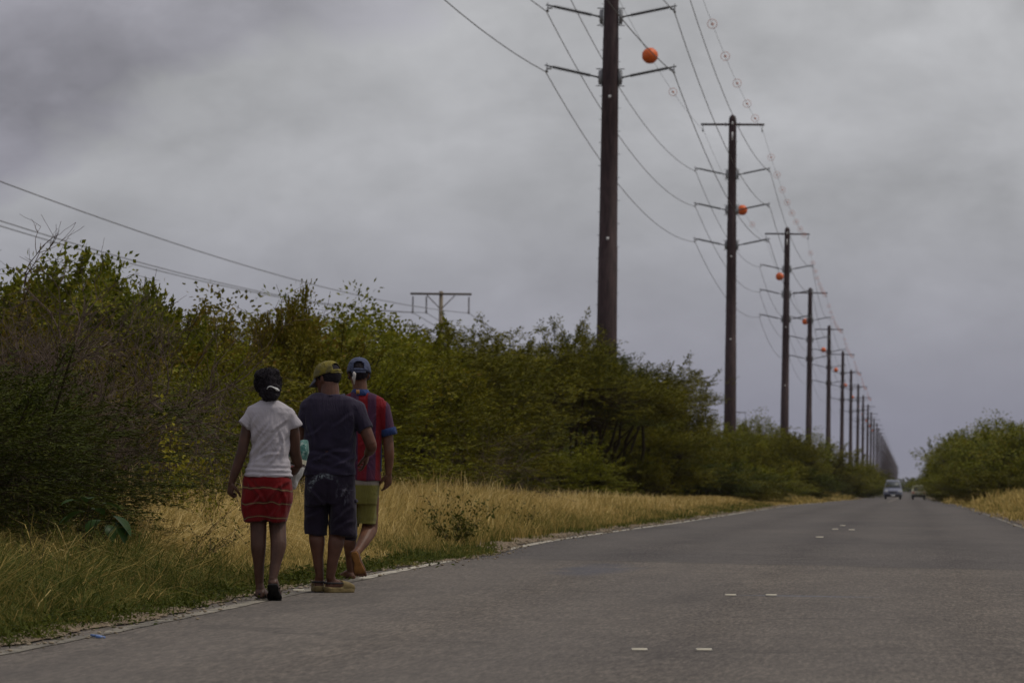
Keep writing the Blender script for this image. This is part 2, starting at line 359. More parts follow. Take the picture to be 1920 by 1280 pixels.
o = strip('centre_line', [0, 0], 0.004, ys=np.arange(330, 700, 4), xfun=lambda y: (-1.20, -1.08), m=M_PAINT); tag(o, kind='structure')
# grit and sand creeping over the edge
def verge_edge(y):
    base = -4.50+jag(y, 11.0, 0.10)
    for c, wd, a in ((57.5, 6.5, 0.36), (33.0, 1.6, 0.16), (71, 3.5, 0.22), (84, 3, .12), (29.0, 1.2, 0.12)):
        base += a*math.exp(-((y-c)/wd)**2)*(0.8+0.5*mnoise.noise(Vector((0, y*1.9, 3))))
    return base
o = strip('verge', [0]*3, 0.009, ys=pl, xfun=lambda y: (-7.5, -5.2, verge_edge(y)), m=M_SAND); tag(o, kind='structure')
o = strip('verge', [0]*3, 0.009, ys=pl, xfun=lambda y: (2.30+jag(y, 13.0, 0.12), 3.2, 5.0), m=M_SAND); tag(o, kind='structure')
rs = np.random.RandomState(5)
# pebbles and grit stones along the edge: nobody could count them
g = Geo()
for i in range(6500):
    y = 26+rs.rand()**1.5*190; x = verge_edge(y)+rs.normal()*0.13-0.04 if rs.rand() < 0.8 else 2.3+rs.normal()*0.15
    s = 0.0025+0.006*rs.rand()**3*(1+y/50)
    g.ball((x, y, gzf(y)+0.009+s*0.3), (s*(1+rs.rand()), s*(1+rs.rand()), s*0.6), 5, 3)
link('grit', g.mesh('grit'), None, simple('pale_grit', (0.25, 0.205, 0.145), 0.6, 3, 0.9, 0.1))['kind'] = 'stuff'

# ---------------------------------------------------------------- road studs
M_STUD = simple('stud_white', (0.46, 0.43, 0.35), 0.15, 40, 0.45, 0.5)
M_LENS = simple('stud_lens', (0.5, 0.46, 0.34), 0.1, 40, 0.2, 0.6)
def stud_mesh():
    g = Geo(); w2, d2, h = 0.043, 0.024, 0.011
    b = [(-w2, -d2, 0), (w2, -d2, 0), (w2, d2, 0), (-w2, d2, 0)]; t_ = [(-w2*.9, -d2*.45, h), (w2*.9, -d2*.45, h), (w2*.9, d2*.45, h), (-w2*.9, d2*.45, h)]
    g.loft([b, t_]); return g.mesh('road_stud')
SM = stud_mesh()
gl = Geo(); gl.add([(-.036, -.0236, .002), (.036, -.0236, .002), (.034, -.0128, .0101), (-.034, -.0128, .0101)], None, [(0, 1, 2, 3)]); SLM = gl.mesh('lens')
GS = 'reflective studs along the centre of the road'
studs = [(1199, 1220, 'white stud on the asphalt, left one of the pair nearest the camera'), (1320, 1220, 'white stud on the asphalt, right one of the pair nearest the camera'),
 (1370, 1117, 'left stud of the second pair up the road'), (1446, 1117, 'right stud of the second pair up the road'),
 (1537, 1008, 'lone white stud just before the far cluster of three on the road'), (1566, 993, 'leftmost stud of the far cluster of three on the road'), (1597, 994, 'rightmost stud of the far cluster of three on the road'), (1580, 986, 'farthest stud of the far cluster of three on the road'),
 (557, 1109, 'white stud on the edge line between the woman and the man in navy')]
def ground_hit(px, py):
    u, v = unroll(px, py); z = 30.0
    for _ in range(60): z = (EYE-gzf(z))*F/v
    return u*z/F, z
for px, py, lb in studs:
    x, y = ground_hit(px, py)
    e = empty('road_stud', (x, y, gzf(y)+0.004), 0, lb, 'road stud', GS, (1.0, 1.0, 1.0) if y < 70 else (1.25, 1.25, 1.25))
    link('body', SM, e, M_STUD); link('lens', SLM, e, M_LENS)
x, y = ground_hit(176, 1198)
g = Geo(); g.box((0, 0, 0.01), (0.05, 0.07, 0.012)); o = link('litter_scrap', g.mesh('litter_scrap'), None, simple('blue_plastic', (0.12, 0.2, 0.42), 0.2, 10, 0.4)); o.location = (x, y, gzf(y)); o.rotation_euler = (0.1, 0.1, 0.7)
tag(o, 'scrap of blue litter on the asphalt near the left bottom corner', 'litter')

# ---------------------------------------------------------------- air
g = Geo(); g.box((0, 5900, EYE+12.5), (18400, 12700, 31)); hz = link('haze', g.mesh('haze'), None, None); tag(hz, kind='stuff')
hm = bpy.data.materials.new('haze'); hm.use_nodes = True; hn = hm.node_tree; hn.nodes.clear(); ho = hn.nodes.new('ShaderNodeOutputMaterial'); hv = hn.nodes.new('ShaderNodeVolumePrincipled')
hv.inputs['Color'].default_value = (0.86, 0.86, 0.93, 1); hv.inputs['Density'].default_value = 0.32e-4; hv.inputs['Anisotropy'].default_value = 0.2; hn.links.new(hv.outputs[0], ho.inputs['Volume']); hz.data.materials.append(hm)
# ---------------------------------------------------------------- grass (nobody could count it)
def blades(seed, P, H, W, lean, dry, tall3=True, az0=None, azs=PI):
    r = np.random.RandomState(seed); n = len(P)
    az = r.rand(n)*2*PI if az0 is None else az0+r.normal(size=n)*azs
    d = np.stack([np.cos(az), np.sin(az), np.zeros(n)], -1)
    wa = r.normal(size=n)*0.7; s = np.stack([np.cos(wa), np.sin(wa), np.zeros(n)], -1)   # blade width mostly across the road
    ln = (lean*(0.3+r.rand(n)*1.1))[:, None]; H = H[:, None]; W = W[:, None]
    up = np.array([0, 0, 1.0])
    p0 = P; p1 = P+up*H*0.45+d*H*ln*0.18; p2 = P+up*H*0.82*(1-0.12*ln)+d*H*ln*0.55; p3 = P+up*H*(1.0-0.30*ln)+d*H*ln*1.0
    if tall3:
        V = np.stack([p0-s*W*.5, p0+s*W*.5, p1-s*W*.5, p1+s*W*.5, p2-s*W*.36, p2+s*W*.36, p3], 1).reshape(-1, 3)
        b = (np.arange(n)*7)[:, None]; Q = np.concatenate([b+[0, 1, 3, 2], b+[2, 3, 5, 4]]); T = b+[4, 5, 6]; k = 7
    else:
        V = np.stack([p0-s*W*.5, p0+s*W*.5, p2-s*W*.45, p2+s*W*.45, p3], 1).reshape(-1, 3)
        b = (np.arange(n)*5)[:, None]; Q = b+[0, 1, 3, 2]; T = b+[2, 3, 4]; k = 5
    return V, T, Q, np.repeat(dry, k)
class Grass:
    def __init__(s): s.V = []; s.T = []; s.Q = []; s.D = []; s.n = 0
    def add(s, V, T, Q, D): s.V.append(V); s.T.append(T+s.n); s.Q.append(Q+s.n); s.D.append(D); s.n += len(V)
    def build(s, name):
        me = np_mesh(name, np.concatenate(s.V), np.concatenate(s.T), np.concatenate(s.Q))
        a = me.attributes.new('dry', 'FLOAT', 'POINT'); a.data.foreach_set('value', np.concatenate(s.D).astype(np.float32))
        o = link(name, me, None, M_GRASS); o['kind'] = 'stuff'; return o
def pn(x, y, s, k): # cheap smooth noise by summed sines
    return (np.sin(x*s+k)+np.sin(y*s*0.9+k*2.3+1.3*np.sin(x*s*0.6))+np.sin((x+y)*s*0.63+k*1.7))/3
def edgeX(Y): return np.interp(Y, pl, [verge_edge(float(v)) for v in pl])
def field(seed, n, Y0, Y1, xf0, xf1, hf, dryf, leanf, wk, tall3, ypow=1.0, clump=0.0, az0=None, azs=PI):
    r = np.random.RandomState(seed)
    Y = Y0+(Y1-Y0)*r.rand(n)**ypow; t = r.rand(n); X = xf0(Y)+(xf1(Y)-xf0(Y))*t
    if clump:  # blades spring from tussocks
        k = max(1, n//28); ix = r.randint(0, k, n); X = X[ix]+r.normal(size=n)*clump; Y = Y[ix]+r.normal(size=n)*clump*1.3; t = t[ix]
    H = hf(X, Y, t)*(0.55+0.6*r.rand(n)); P = np.stack([X, Y, gz(Y)-0.01], -1)
    D = np.clip(dryf(X, Y, t)+r.normal(size=n)*0.06, 0, 1)
    W = wk*Y*(0.7+0.6*r.rand(n))
    return blades(seed+1, P, H, W, leanf*np.ones(n)*(0.5+r.rand(n)), D, tall3, az0, azs)
G = Grass()
inner = lambda Y: edgeX(Y)-0.16
sm = lambda a, b, x: np.clip((x-a)/(b-a), 0, 1)**2*(3-2*np.clip((x-a)/(b-a), 0, 1))
dist = lambda X, Y: np.clip(inner(Y)-X, 0, 9)
# low green mat beside the asphalt
G.add(*field(11, 26000, 26, 60, lambda Y: inner(Y)+0.08, lambda Y: inner(Y)-0.9, lambda X, Y, t: 0.05+0.17*t, lambda X, Y, t: 0.10+0.22*pn(X, Y, 1.1, 1)+0.1*(t > .5), 1.0, 0.00016, False, 0.8, 0.05))
G.add(*field(12, 11000, 60, 200, lambda Y: inner(Y)+0.08, lambda Y: inner(Y)-0.9, lambda X, Y, t: 0.05+0.16*t, lambda X, Y, t: 0.33+0.25*pn(X, Y, 0.7, 2), 0.8, 0.00016, False, 0.9, 0.06))
# tall grass: green and tangled in front, golden and upright farther on
dry1 = lambda X, Y, t: np.clip(0.20+0.50*sm(35, 50, Y+1.0*t*4)+0.13*pn(X, Y, 1.4, 3)+0.10*pn(X, Y, 4.0, 7), 0.03, 1)
G.add(*field(21, 60000, 25.5, 52, lambda Y: inner(Y)-0.22, lambda Y: inner(Y)-3.6, lambda X, Y, t: (0.24+0.50*sm(0, .40, t)+0.16*pn(X, Y, 2.1, 4))*np.interp(Y, [25, 36, 44, 52], [.74, .66, .68, .95]), dry1, 1.25, 0.00012, True, 1.0, 0.07))
G.add(*field(22, 9000, 25.5, 50, lambda Y: inner(Y)-0.85, lambda Y: inner(Y)-3.4, lambda X, Y, t: (0.80+0.15*pn(X, Y, 1.1, 4))*np.interp(Y, [25, 36, 44, 52], [.80, .74, .76, .95]), lambda X, Y, t: dry1(X, Y, t)+0.16+.16*np.random.RandomState(8).normal(size=len(X)), 1.35, 0.00016, True, 1.0, 0.06, -.3, 1.6))
G.add(*field(23, 15000, 25.5, 42, lambda Y: inner(Y)-0.12, lambda Y: inner(Y)-2.2, lambda X, Y, t: (0.40+0.18*pn(X, Y, 2.0, 6))*(.5+.5*sm(0, .25, t)), lambda X, Y, t: .27+.15*pn(X, Y, 2.2, 9)+.15*np.random.RandomState(7).normal(size=len(X)), 1.1, 0.00018, True, 1.0, 0.05, None, 1.1))
dry2 = lambda X, Y, t: np.clip(0.50+0.30*sm(.0, .35, t)+0.08*pn(X, Y, .9, 5)+0.13*pn(X, Y*.6, .4, 8), 0, 1)
hg = lambda X, Y, t: (0.24+0.50*sm(.0, .40, t))*np.interp(Y, [45, 54, 90, 130, 170, 240], [1.0, .98, .84, .58, .46, .48])*(1+0.10*pn(X, Y, .8, 9)+0.13*pn(X, Y*.5, .35, 4))
G.add(*field(31, 52000, 44, 100, lambda Y: inner(Y)-0.25, lambda Y: inner(Y)-4.0, hg, dry2, 0.62, 0.00011, True, 1.0, 0.08))
G.add(*field(32, 34000, 100, 205, lambda Y: inner(Y)-0.3, lambda Y: inner(Y)-3.6, hg, dry2, 0.5, 0.00012, False, 1.0, 0.12))
G.add(*field(33, 5000, 46, 160, lambda Y: inner(Y)-0.6, lambda Y: inner(Y)-3.6, lambda X, Y, t: hg(X, Y, t)*1.28, lambda X, Y, t: np.full(len(X), .9), 0.5, 0.00009, False, 1.0))
o = G.build('grass'); tag(o, 'roadside grass, green and tangled in front, golden and tall beyond the walkers', 'grass')
G = Grass()
# grass patches that stand between the bushes farther on, and the right verge
for k, (Y0, Y1, xa, xb, h, n) in enumerate(((232, 290, -5.0, -6.8, 0.85, 4200), (300, 345, -4.9, -5.9, .4, 1500), (395, 480, -4.8, -7.6, 1.15, 4500), (200, 520, -4.7, -5.2, .25, 3000))):
    G.add(*field(40+k, n, Y0, Y1, lambda Y: 0*Y+xa, lambda Y: 0*Y+xb, lambda X, Y, t: h*(0.4+.6*t)*np.sin(np.clip((Y-Y0)/(Y1-Y0), 0, 1)*PI)**.5, lambda X, Y, t: 0.62+0.15*t+0.1*pn(X, Y, .5, k), 0.6, 0.00014, False, 1.0, 0.25))
o = G.build('grass'); tag(o, 'clumps of golden grass at the foot of the far bushes on the left', 'grass')
G = Grass()
G.add(*field(50, 16000, 95, 230, lambda Y: 2.40+0*Y, lambda Y: 6.0+0*Y, lambda X, Y, t: .12+.50*sm(.0, .5, t)*np.interp(Y, [95, 230], [1., 1.1]), lambda X, Y, t: 0.62+0.12*pn(X, Y, .3, 3)+.1*t, 0.7, 0.00013, False, 1.0, 0.15))
G.add(*field(51, 9000, 230, 470, lambda Y: 2.5+0*Y, lambda Y: 6.0+0*Y, lambda X, Y, t: .15+.75*sm(.0, .4, t), lambda X, Y, t: 0.62+0.14*pn(X, Y, .2, 3)+.1*t, 0.7, 0.00014, False, 1.0, 0.25))
o = G.build('grass'); tag(o, 'golden grass on the right verge of the road', 'grass')

# ---------------------------------------------------------------- plants
def leaf_geo(P, D, Nn, L, W):
    D = norm(D); S = norm(np.cross(D, Nn)); U = np.cross(S, D); L = L[:, None]; W = W[:, None]
    V = np.stack([P, P+D*L*.45+S*W*.5+U*W*.12, P+D*L, P+D*L*.45-S*W*.5+U*W*.12], 1).reshape(-1, 3)
    b = (np.arange(len(P))*4)[:, None]
    return V, np.concatenate([b+[0, 1, 2], b+[0, 2, 3]])
def rdir(r, n):
    v = r.normal(size=(n, 3)); return norm(v)
def plant(seed, rx, ry, H, z0, ncl, npc, L, W, crd, style='broad', nlimb=8, shoots=0, lob=0.28, flat=0.7, spread=0.4, rb=0.05, up=0.3, low=0.0):
    """trunk and crown meshes of a shrub or tree; style broad | feather | bare"""
    r = np.random.RandomState(seed)
    c = np.array([0, 0, z0+(H-z0)*0.5]); ax = np.array([rx, ry, (H-z0)*0.5])
    ph = r.rand(6)*6.28; fr = np.array([2, 3, 3, 5, 4, 7])
    def rad(d):
        a = np.arctan2(d[:, 1], d[:, 0]); e = d[:, 2]*2
        return 1+lob*(np.sin(a*fr[0]+ph[0])*.4+np.sin(a*fr[1]+e*2+ph[1])*.4+np.sin(e*fr[2]+a+ph[2])*.4+np.sin(a*fr[5]+e*fr[3]+ph[3])*.3+np.sin(e*fr[4]-a*2+ph[4])*.3)
    d = rdir(r, ncl); d[:, 2] = np.where(d[:, 2] < -0.2-low, -d[:, 2]*0.7, d[:, 2]); d = norm(d)
    rr = rad(d)*(0.50+0.50*r.rand(ncl)**0.55)
    C = c+d*ax*rr[:, None]
    C[:, 2] = np.maximum(C[:, 2], z0*0.7+0.08)
    # limbs
    ld = rdir(r, nlimb); ld[:, 2] = np.abs(ld[:, 2])*.8+.1; ld = norm(ld)
    end = c+ld*ax*(0.55+0.25*r.rand(nlimb))[:, None]
    base = r.normal(size=(nlimb, 3))*[rx*spread*.35, ry*spread*.35, 0]; base[:, 2] = -0.05
    t = np.linspace(0, 1, 6)[None, :, None]
    mid = base*0.4+end*0.6; mid[:, 2] = end[:, 2]*0.35
    LP = (1-t)**2*base[:, None]+2*t*(1-t)*mid[:, None]+t*t*end[:, None]
    LP[:, 1:-1] += r.normal(size=(nlimb, 4, 3))*rx*0.035
    g = Geo(); k_r = rb*(0.6+0.6*r.rand(nlimb))
    g.tubes(LP, k_r[:, None]*np.linspace(1, .35, 6)[None], 5)
    pts = LP[:, 2:].reshape(-1, 3); rads = (k_r[:, None]*np.linspace(1, .35, 6)[None])[:, 2:].reshape(-1)
    dd = ((C[:, None]-pts[None])**2).sum(-1); j = dd.argmin(1); S = pts[j]
    m2 = (S+C)/2; m2[:, 2] -= np.linalg.norm(C-S, axis=1)*0.10; m2 += r.normal(size=m2.shape)*0.04*rx
    m3 = (m2+C)/2+r.normal(size=m2.shape)*0.03*rx
    g.tubes(np.stack([S, m2, m3, C], 1), np.stack([rads[j]*.5, rads[j]*.35, rads[j]*.22, rads[j]*.08+.001], 1), 3)
    Ps = []; Ds = []; Ns = []; Ls = []; Ws = []
    out_ = norm((C-c)/ax)
    if style == 'bare':
        m = 7
        S2 = np.repeat(C, m, 0); D2 = norm(np.repeat(out_, m, 0)*0.6+rdir(r, len(S2))*.75+[0, 0, up]); ln = crd*(0.5+r.rand(len(S2)))[:, None]
        a = S2+D2*ln*.5+r.normal(size=S2.shape)*crd*.06; b = S2+D2*ln+[0, 0, .12*crd]
        g.tubes(np.stack([S2, a, b], 1), np.repeat([[0.005, .0035, .0015]], len(S2), 0)*W, 3)
        S3 = np.repeat(a, 3, 0); D3 = norm(rdir(r, len(S3))+np.repeat(D2, 3, 0)*.9+[0, 0, up*.5]); g.tubes(np.stack([S3, S3+D3*crd*.5], 1), np.repeat([[0.003, .001]], len(S3), 0)*W, 3)
        return g.mesh('trunk'), None
    if style == 'broad':
        n = ncl*npc; ii = np.repeat(np.arange(ncl), npc)
        q = np.clip(r.normal(size=(n, 3)), -1.5, 1.5)*crd*[1, 1, flat]*(0.5+0.8*r.rand(ncl))[ii][:, None]
        P = C[ii]+q; D = norm(q)*.8+rdir(r, n)*.6+out_[ii]*.5+[0, 0, -.1]; Nn = rdir(r, n)*.75+[0, -.15, .7]+out_[ii]*.3
        Ps.append(P); Ds.append(D); Ns.append(Nn); Ls.append(L*(.6+.7*r.rand(n))); Ws.append(W*(.6+.7*r.rand(n)))
    else:
        ns = 5; ncs = ncl*ns; ic = np.repeat(np.arange(ncl), ns)
        sd_ = norm(out_[ic]*[1, 1, .35]+rdir(r, ncs)*[.75, .75, .28]+[0, 0, up]); sl_ = crd*(0.6+0.9*r.rand(ncs))
        s0 = C[ic]+r.normal(size=(ncs, 3))*crd*[.62, .62, .20]
        g2 = np.stack([s0, s0+sd_*sl_[:, None]*.5+[0, 0, .01], s0+sd_*sl_[:, None]+[0, 0, -.08*crd]], 1)
        g.tubes(g2, np.repeat([[.0035, .0022, .001]], ncs, 0)*(.5+crd), 3)
        m = max(4, npc//ns); jj = np.repeat(np.arange(ncs), m); tt = r.rand(len(jj))[:, None]
        P = s0[jj]+sd_[jj]*sl_[jj][:, None]*tt+r.normal(size=(len(jj), 3))*crd*[.09, .09, .045]
        side = norm(np.cross(sd_[jj], [0, 0, 1.0]))*np.where(r.rand(len(jj)) < .5, -1, 1)[:, None]
        D = side*.8+sd_[jj]*.7+rdir(r, len(jj))*.35; Nn = rdir(r, len(jj))*.6+[0, -.1, 1.0]
        Ps.append(P); Ds.append(D); Ns.append(Nn); Ls.append(L*(.6+.7*r.rand(len(jj)))); Ws.append(W*(.6+.7*r.rand(len(jj))))
    if shoots:
        sdv = rdir(r, shoots); sdv[:, 2] = np.abs(sdv[:, 2])*0.8+.35; sdv = norm(sdv)
        S0 = c+sdv*ax*(rad(sdv)*.85)[:, None]; dv = norm(sdv*[.6, .6, .2]+[0, 0, .9]+rdir(r, shoots)*.35); ln = (crd*(1.4+1.8*r.rand(shoots)))[:, None]
        g.tubes(np.stack([S0, S0+dv*ln*.6, S0+dv*ln+r.normal(size=S0.shape)*crd*.1], 1), np.repeat([[.012, .009, .005]], shoots, 0), 3)
        m = npc; jj = np.repeat(np.arange(shoots), m); tt = (.25+.8*r.rand(len(jj)))[:, None]
        P = S0[jj]+dv[jj]*ln[jj]*np.minimum(tt, 1)+r.normal(size=(len(jj), 3))*crd*.13; D = rdir(r, len(jj))+dv[jj]*.8; Nn = rdir(r, len(jj))+[0, -.3, .7]
        Ps.append(P); Ds.append(D); Ns.append(Nn); Ls.append(L*(.6+.7*r.rand(len(jj)))); Ws.append(W*(.6+.7*r.rand(len(jj))))
    V, T = leaf_geo(np.concatenate(Ps), np.concatenate(Ds), np.concatenate(Ns), np.concatenate(Ls), np.concatenate(Ws))
    return g.mesh('trunk'), np_mesh('crown', V, T)
PROTO = {}
def proto(key, **kw):
    tm, cm_ = plant(**kw); me_ = cm_ or tm; c = np.empty(len(me_.vertices)*3, np.float32); me_.vertices.foreach_get('co', c)
    PROTO[key] = ((tm, cm_), float(np.percentile(c[2::3], 99.6)) if cm_ else float(c[2::3].max()))
proto('acacia_big', seed=3, rx=3.6, ry=2.8, H=5.4, z0=1.5, ncl=700, npc=90, L=.11, W=.040, crd=.40, style='feather', nlimb=14, shoots=40, lob=.42, up=.12, rb=.085)
proto('acacia_mid', seed=4, rx=2.4, ry=2.2, H=4.2, z0=0.35, ncl=420, npc=75, L=.11, W=.042, crd=.38, style='feather', nlimb=12, shoots=22, lob=.42, up=.15, low=.5)
proto('acacia_low', seed=5, rx=2.2, ry=1.9, H=3.0, z0=0.1, ncl=420, npc=70, L=.11, W=.042, crd=.36, style='feather', nlimb=12, shoots=34, lob=.36, up=.12, low=.8)
proto('acacia_near', seed=6, rx=1.5, ry=1.5, H=2.1, z0=0.1, ncl=520, npc=150, L=.050, W=.016, crd=.26, style='feather', nlimb=12, shoots=26, lob=.34, up=.0, low=.8, rb=.03)
proto('broad_tall', seed=7, rx=1.1, ry=1.0, H=3.1, z0=0.5, ncl=230, npc=72, L=.072, W=.052, crd=.15, style='broad', nlimb=12, shoots=26, lob=.42, low=.3, rb=.03)
proto('broad_mid', seed=8, rx=1.3, ry=1.2, H=2.9, z0=0.15, ncl=300, npc=58, L=.062, W=.044, crd=.18, style='broad', nlimb=12, shoots=34, lob=.40, low=.8, rb=.03)
proto('broad_wide', seed=9, rx=1.9, ry=1.7, H=3.8, z0=0.2, ncl=400, npc=44, L=.095, W=.062, crd=.22, style='broad', nlimb=14, shoots=20, lob=.50, low=.7, rb=.05)
proto('fine_shrub', seed=10, rx=1.3, ry=1.2, H=1.9, z0=0.05, ncl=260, npc=44, L=.050, W=.026, crd=.20, style='broad', nlimb=14, shoots=26, lob=.40, low=.9, rb=.02)
proto('bare', seed=12, rx=1.1, ry=1.0, H=3.6, z0=0.5, ncl=130, npc=0, L=0, W=1.7, crd=.62, style='bare', nlimb=16, lob=.35, up=.55, rb=.026)
proto('tangle', seed=13, rx=1.3, ry=1.2, H=2.4, z0=0.15, ncl=95, npc=0, L=0, W=.8, crd=.55, style='bare', nlimb=22, lob=.35, up=.15, low=.8, rb=.020)
def bare_tree(seed, H, spread, levels, n0, up, rb):
    r = np.random.RandomState(seed); g = Geo()
    P = []; Rr = []
    def grow(p, d, L, rad, lv):
        n = 5; pts = [p]; dd = d.copy()
        for i in range(n-1):
            dd = dd+r.normal(size=3)*.17+np.array([0, 0, up*.10]); dd /= np.linalg.norm(dd); pts.append(pts[-1]+dd*L/(n-1))
        P.append(pts); Rr.append(rad*np.linspace(1, .45, n))
        if lv == 0: return
        for k in range(r.randint(3, 5)):
            i = r.randint(1, n); q = r.normal(size=3)*[1, 1, .6]; q -= dd*(q@dd); q /= np.linalg.norm(q); nd = dd*.8+q*(.55+.35*r.rand())+np.array([0, 0, up*.2]); nd /= np.linalg.norm(nd)
            grow(pts[i], nd, L*(.55+.28*r.rand()), rad*.60, lv-1)
    for i in range(n0):
        a = r.rand()*6.28; d = np.array([math.cos(a)*spread, math.sin(a)*spread, 1.0]); d /= np.linalg.norm(d)
        grow(np.array([math.cos(a)*.15, math.sin(a)*.15, -.05]), d, H*(.40+.18*r.rand()), rb*(.7+.5*r.rand()), levels)
    g.tubes(np.array(P), np.maximum(np.array(Rr), .0024), 3); return g.mesh('trunk')
def proto_b(key, **kw):
    m = bare_tree(**kw); c = np.empty(len(m.vertices)*3, np.float32); m.vertices.foreach_get('co', c); PROTO[key] = ((m, None), float(c[2::3].max()))
proto_b('bare', seed=21, H=3.4, spread=.30, levels=5, n0=3, up=.45, rb=.042)
proto_b('bare_b', seed=25, H=3.4, spread=.35, levels=5, n0=3, up=.35, rb=.040)
proto_b('tangle', seed=23, H=2.4, spread=.75, levels=4, n0=7, up=-.1, rb=.018)
proto_b('tangle_b', seed=29, H=2.4, spread=1.1, levels=4, n0=6, up=-.15, rb=.017)
GROUP = 'bushes of the thicket left of the road'
_cm = {}
def put(key, px, Z, top=None, h=None, name='shrub', mat='acacia', label=None, cat='shrub', group=None, rz=None, sx=None, X=None, bark=None):
    """stand a plant where the pixel column px meets distance Z; top = pixel row of its highest leaves"""
    (tm, cmesh), H = PROTO[key]
    if X is None: X = at(px, 900, Z).x
    if h is None: h = at(px, top, Z).z-gzf(Z)
    s = h/H; sx_ = s if sx is None else sx
    e = empty(name, (X, Z, gzf(Z)-0.02), rz if rz is not None else (px*0.37+Z) % 6.28, label, cat, group, (sx_, sx_, s))
    kt = (key, 't', bark or 'b')
    if kt not in _cm:
        m = tm.copy(); m.materials.clear(); m.materials.append(bark or M_BARK); _cm[kt] = m
    link('trunk', _cm[kt], e)
    if cmesh is not None:
        kc = (key, mat)
        if kc not in _cm:
            m = cmesh.copy(); m.materials.clear(); m.materials.append(LEAF[mat]); _cm[kc] = m
        link('crown', _cm[kc], e)
    return e
GA = GROUP
# --- near left, front to back
put('acacia_near', -170, 42.5, top=655, mat='shade', label='dark feathery acacia bush drooping over the grass at the left frame edge', cat='acacia bush', sx=1.12, name='acacia_bush')
put('acacia_near', -330, 39.5, top=630, mat='shade', label='dark feathery acacia bush cut by the left frame edge, in front of the thicket', cat='acacia bush', sx=1.0, rz=2.2, name='acacia_bush')
put('acacia_near', 40, 43.5, top=850, mat='shade', label='low feathery acacia branches spreading above the big leaved plant', cat='acacia bush', sx=.56, rz=4.0, name='acacia_bush')
put('acacia_near', 20, 46, top=720, mat='shade', label='dark acacia foliage in the middle of the left frame edge', cat='acacia bush', sx=.50, rz=1.0, name='acacia_bush')
put('bare', 18, 54, top=372, label='leafless grey twiggy tree standing highest at the left frame edge', cat='bare tree', name='bare_tree', bark=M_TWIG, sx=.95)
put('bare_b', 100, 56, top=392, label='leafless twiggy tree rising just left of the broad leaved tree', cat='bare tree', name='bare_tree', bark=M_TWIG, rz=1.0, sx=.9)
put('tangle', 60, 55, top=560, label='tangle of grey dry stems above the dark acacia at the left', cat='dry bush', name='dry_bush', bark=M_TWIG)
put('tangle_b', 160, 58, top=600, label='tangle of dry stems under the broad leaved tree near the left edge', cat='dry bush', name='dry_bush', bark=M_TWIG, rz=2.0)
put('tangle', 250, 60, top=640, label='brown dry stems in the dark gap left of the yellow sapling', cat='dry bush', name='dry_bush', bark=M_TWIG, rz=3.3)
put('broad_tall', -10, 60, top=478, mat='broad', label='leafy tree behind the bare twigs at the left frame edge', cat='tree', name='broadleaf_tree')
put('broad_tall', 165, 63, top=492, mat='broad', label='broad leaved tree with a clump of rounded leaves against the sky near the left', cat='tree', name='broadleaf_tree', rz=1.4, sx=.85)
put('broad_tall', 238, 66, top=508, mat='broad', label='slender leafy shoot tree just right of the rounded clump against the sky', cat='tree', name='broadleaf_tree', rz=3.0, sx=.5)
put('broad_tall', 295, 65, top=545, mat='broad', label='leafy tree with a small pointed top third from the left edge', cat='tree', name='broadleaf_tree', rz=4.5, sx=.6)
put('broad_tall', 110, 64, top=500, mat='broad', label='dense dark clump of rounded leaves, left part of the highest leafy tree', cat='tree', name='broadleaf_tree', rz=5.4, sx=.7)
put('tangle', 300, 56, top=690, label='reddish dry stems low in the gap above the brown weeds', cat='dry bush', name='dry_bush', bark=M_TWIG, rz=.9)
put('broad_mid', 120, 61, top=565, mat='olive', label='olive bush filling in below the rounded clump at the left', cat='bush', name='bush')
put('broad_mid', 20, 59, top=560, mat='olive', label='olive bush behind the dark acacia at the left edge', cat='bush', name='bush', rz=1.2)
put('broad_mid', 240, 64, top=600, mat='olive', label='olive bush with reddish leaves under the slender shoots at the left', cat='bush', name='bush', rz=2.9)
put('broad_mid', 350, 67, top=578, mat='olive', label='reddish olive bush with an uneven top above and left of the woman', cat='bush', name='bush', rz=5.0)
put('broad_mid', 420, 71, top=592, mat='olive', label='olive bush whose top is just up and left of the woman', cat='bush', name='bush', rz=.7)
put('broad_mid', 330, 60, top=700, mat='broad', label='dark green bush behind the yellow sapling', cat='bush', name='bush', rz=.2)
put('broad_mid', 400, 63, top=650, mat='lime', label='bright lime bush directly left of the head of the woman', cat='bush', name='bush', rz=3.7)
put('broad_mid', 205, 57, top=740, mat='olive', label='low brownish bush to the right of the dark acacia', cat='bush', name='bush', rz=3.7, sx=.75)
put('acacia_low', 440, 70, top=640, mat='acacia', label='feathery green bush behind the head of the woman', cat='acacia bush', name='acacia_bush', sx=.75)
put('broad_wide', 505, 80, top=574, mat='olive', label='olive tree with reddish crown above the woman', cat='tree', name='broadleaf_tree', sx=.85)
put('broad_tall', 532, 76, top=545, mat='olive', label='thin leafy sprig top sticking up above the woman and the wire', cat='tree', name='broadleaf_tree', sx=.5, rz=1.0)
put('broad_wide', 600, 92, top=578, mat='broad', label='green tree rising above the man in the yellow cap', cat='tree', name='broadleaf_tree', rz=2.0, sx=.95)
put('broad_wide', 700, 98, top=572, mat='lime', label='bright green rounded tree up and right of the man in the blue cap', cat='tree', name='broadleaf_tree', rz=4.1, sx=.9)
put('acacia_mid', 570, 80, top=640, mat='lime', label='yellow green bush behind the shoulders of the man in navy', cat='acacia bush', name='acacia_bush', sx=.7)
put('acacia_mid', 690, 90, top=655, mat='acacia', label='feathery bush behind the man in the striped shirt', cat='acacia bush', name='acacia_bush', rz=2, sx=.7)
put('acacia_low', 760, 98, top=690, mat='acacia', label='feathery bush just right of the striped shirt', cat='acacia bush', name='acacia_bush', rz=3.2, sx=.8)
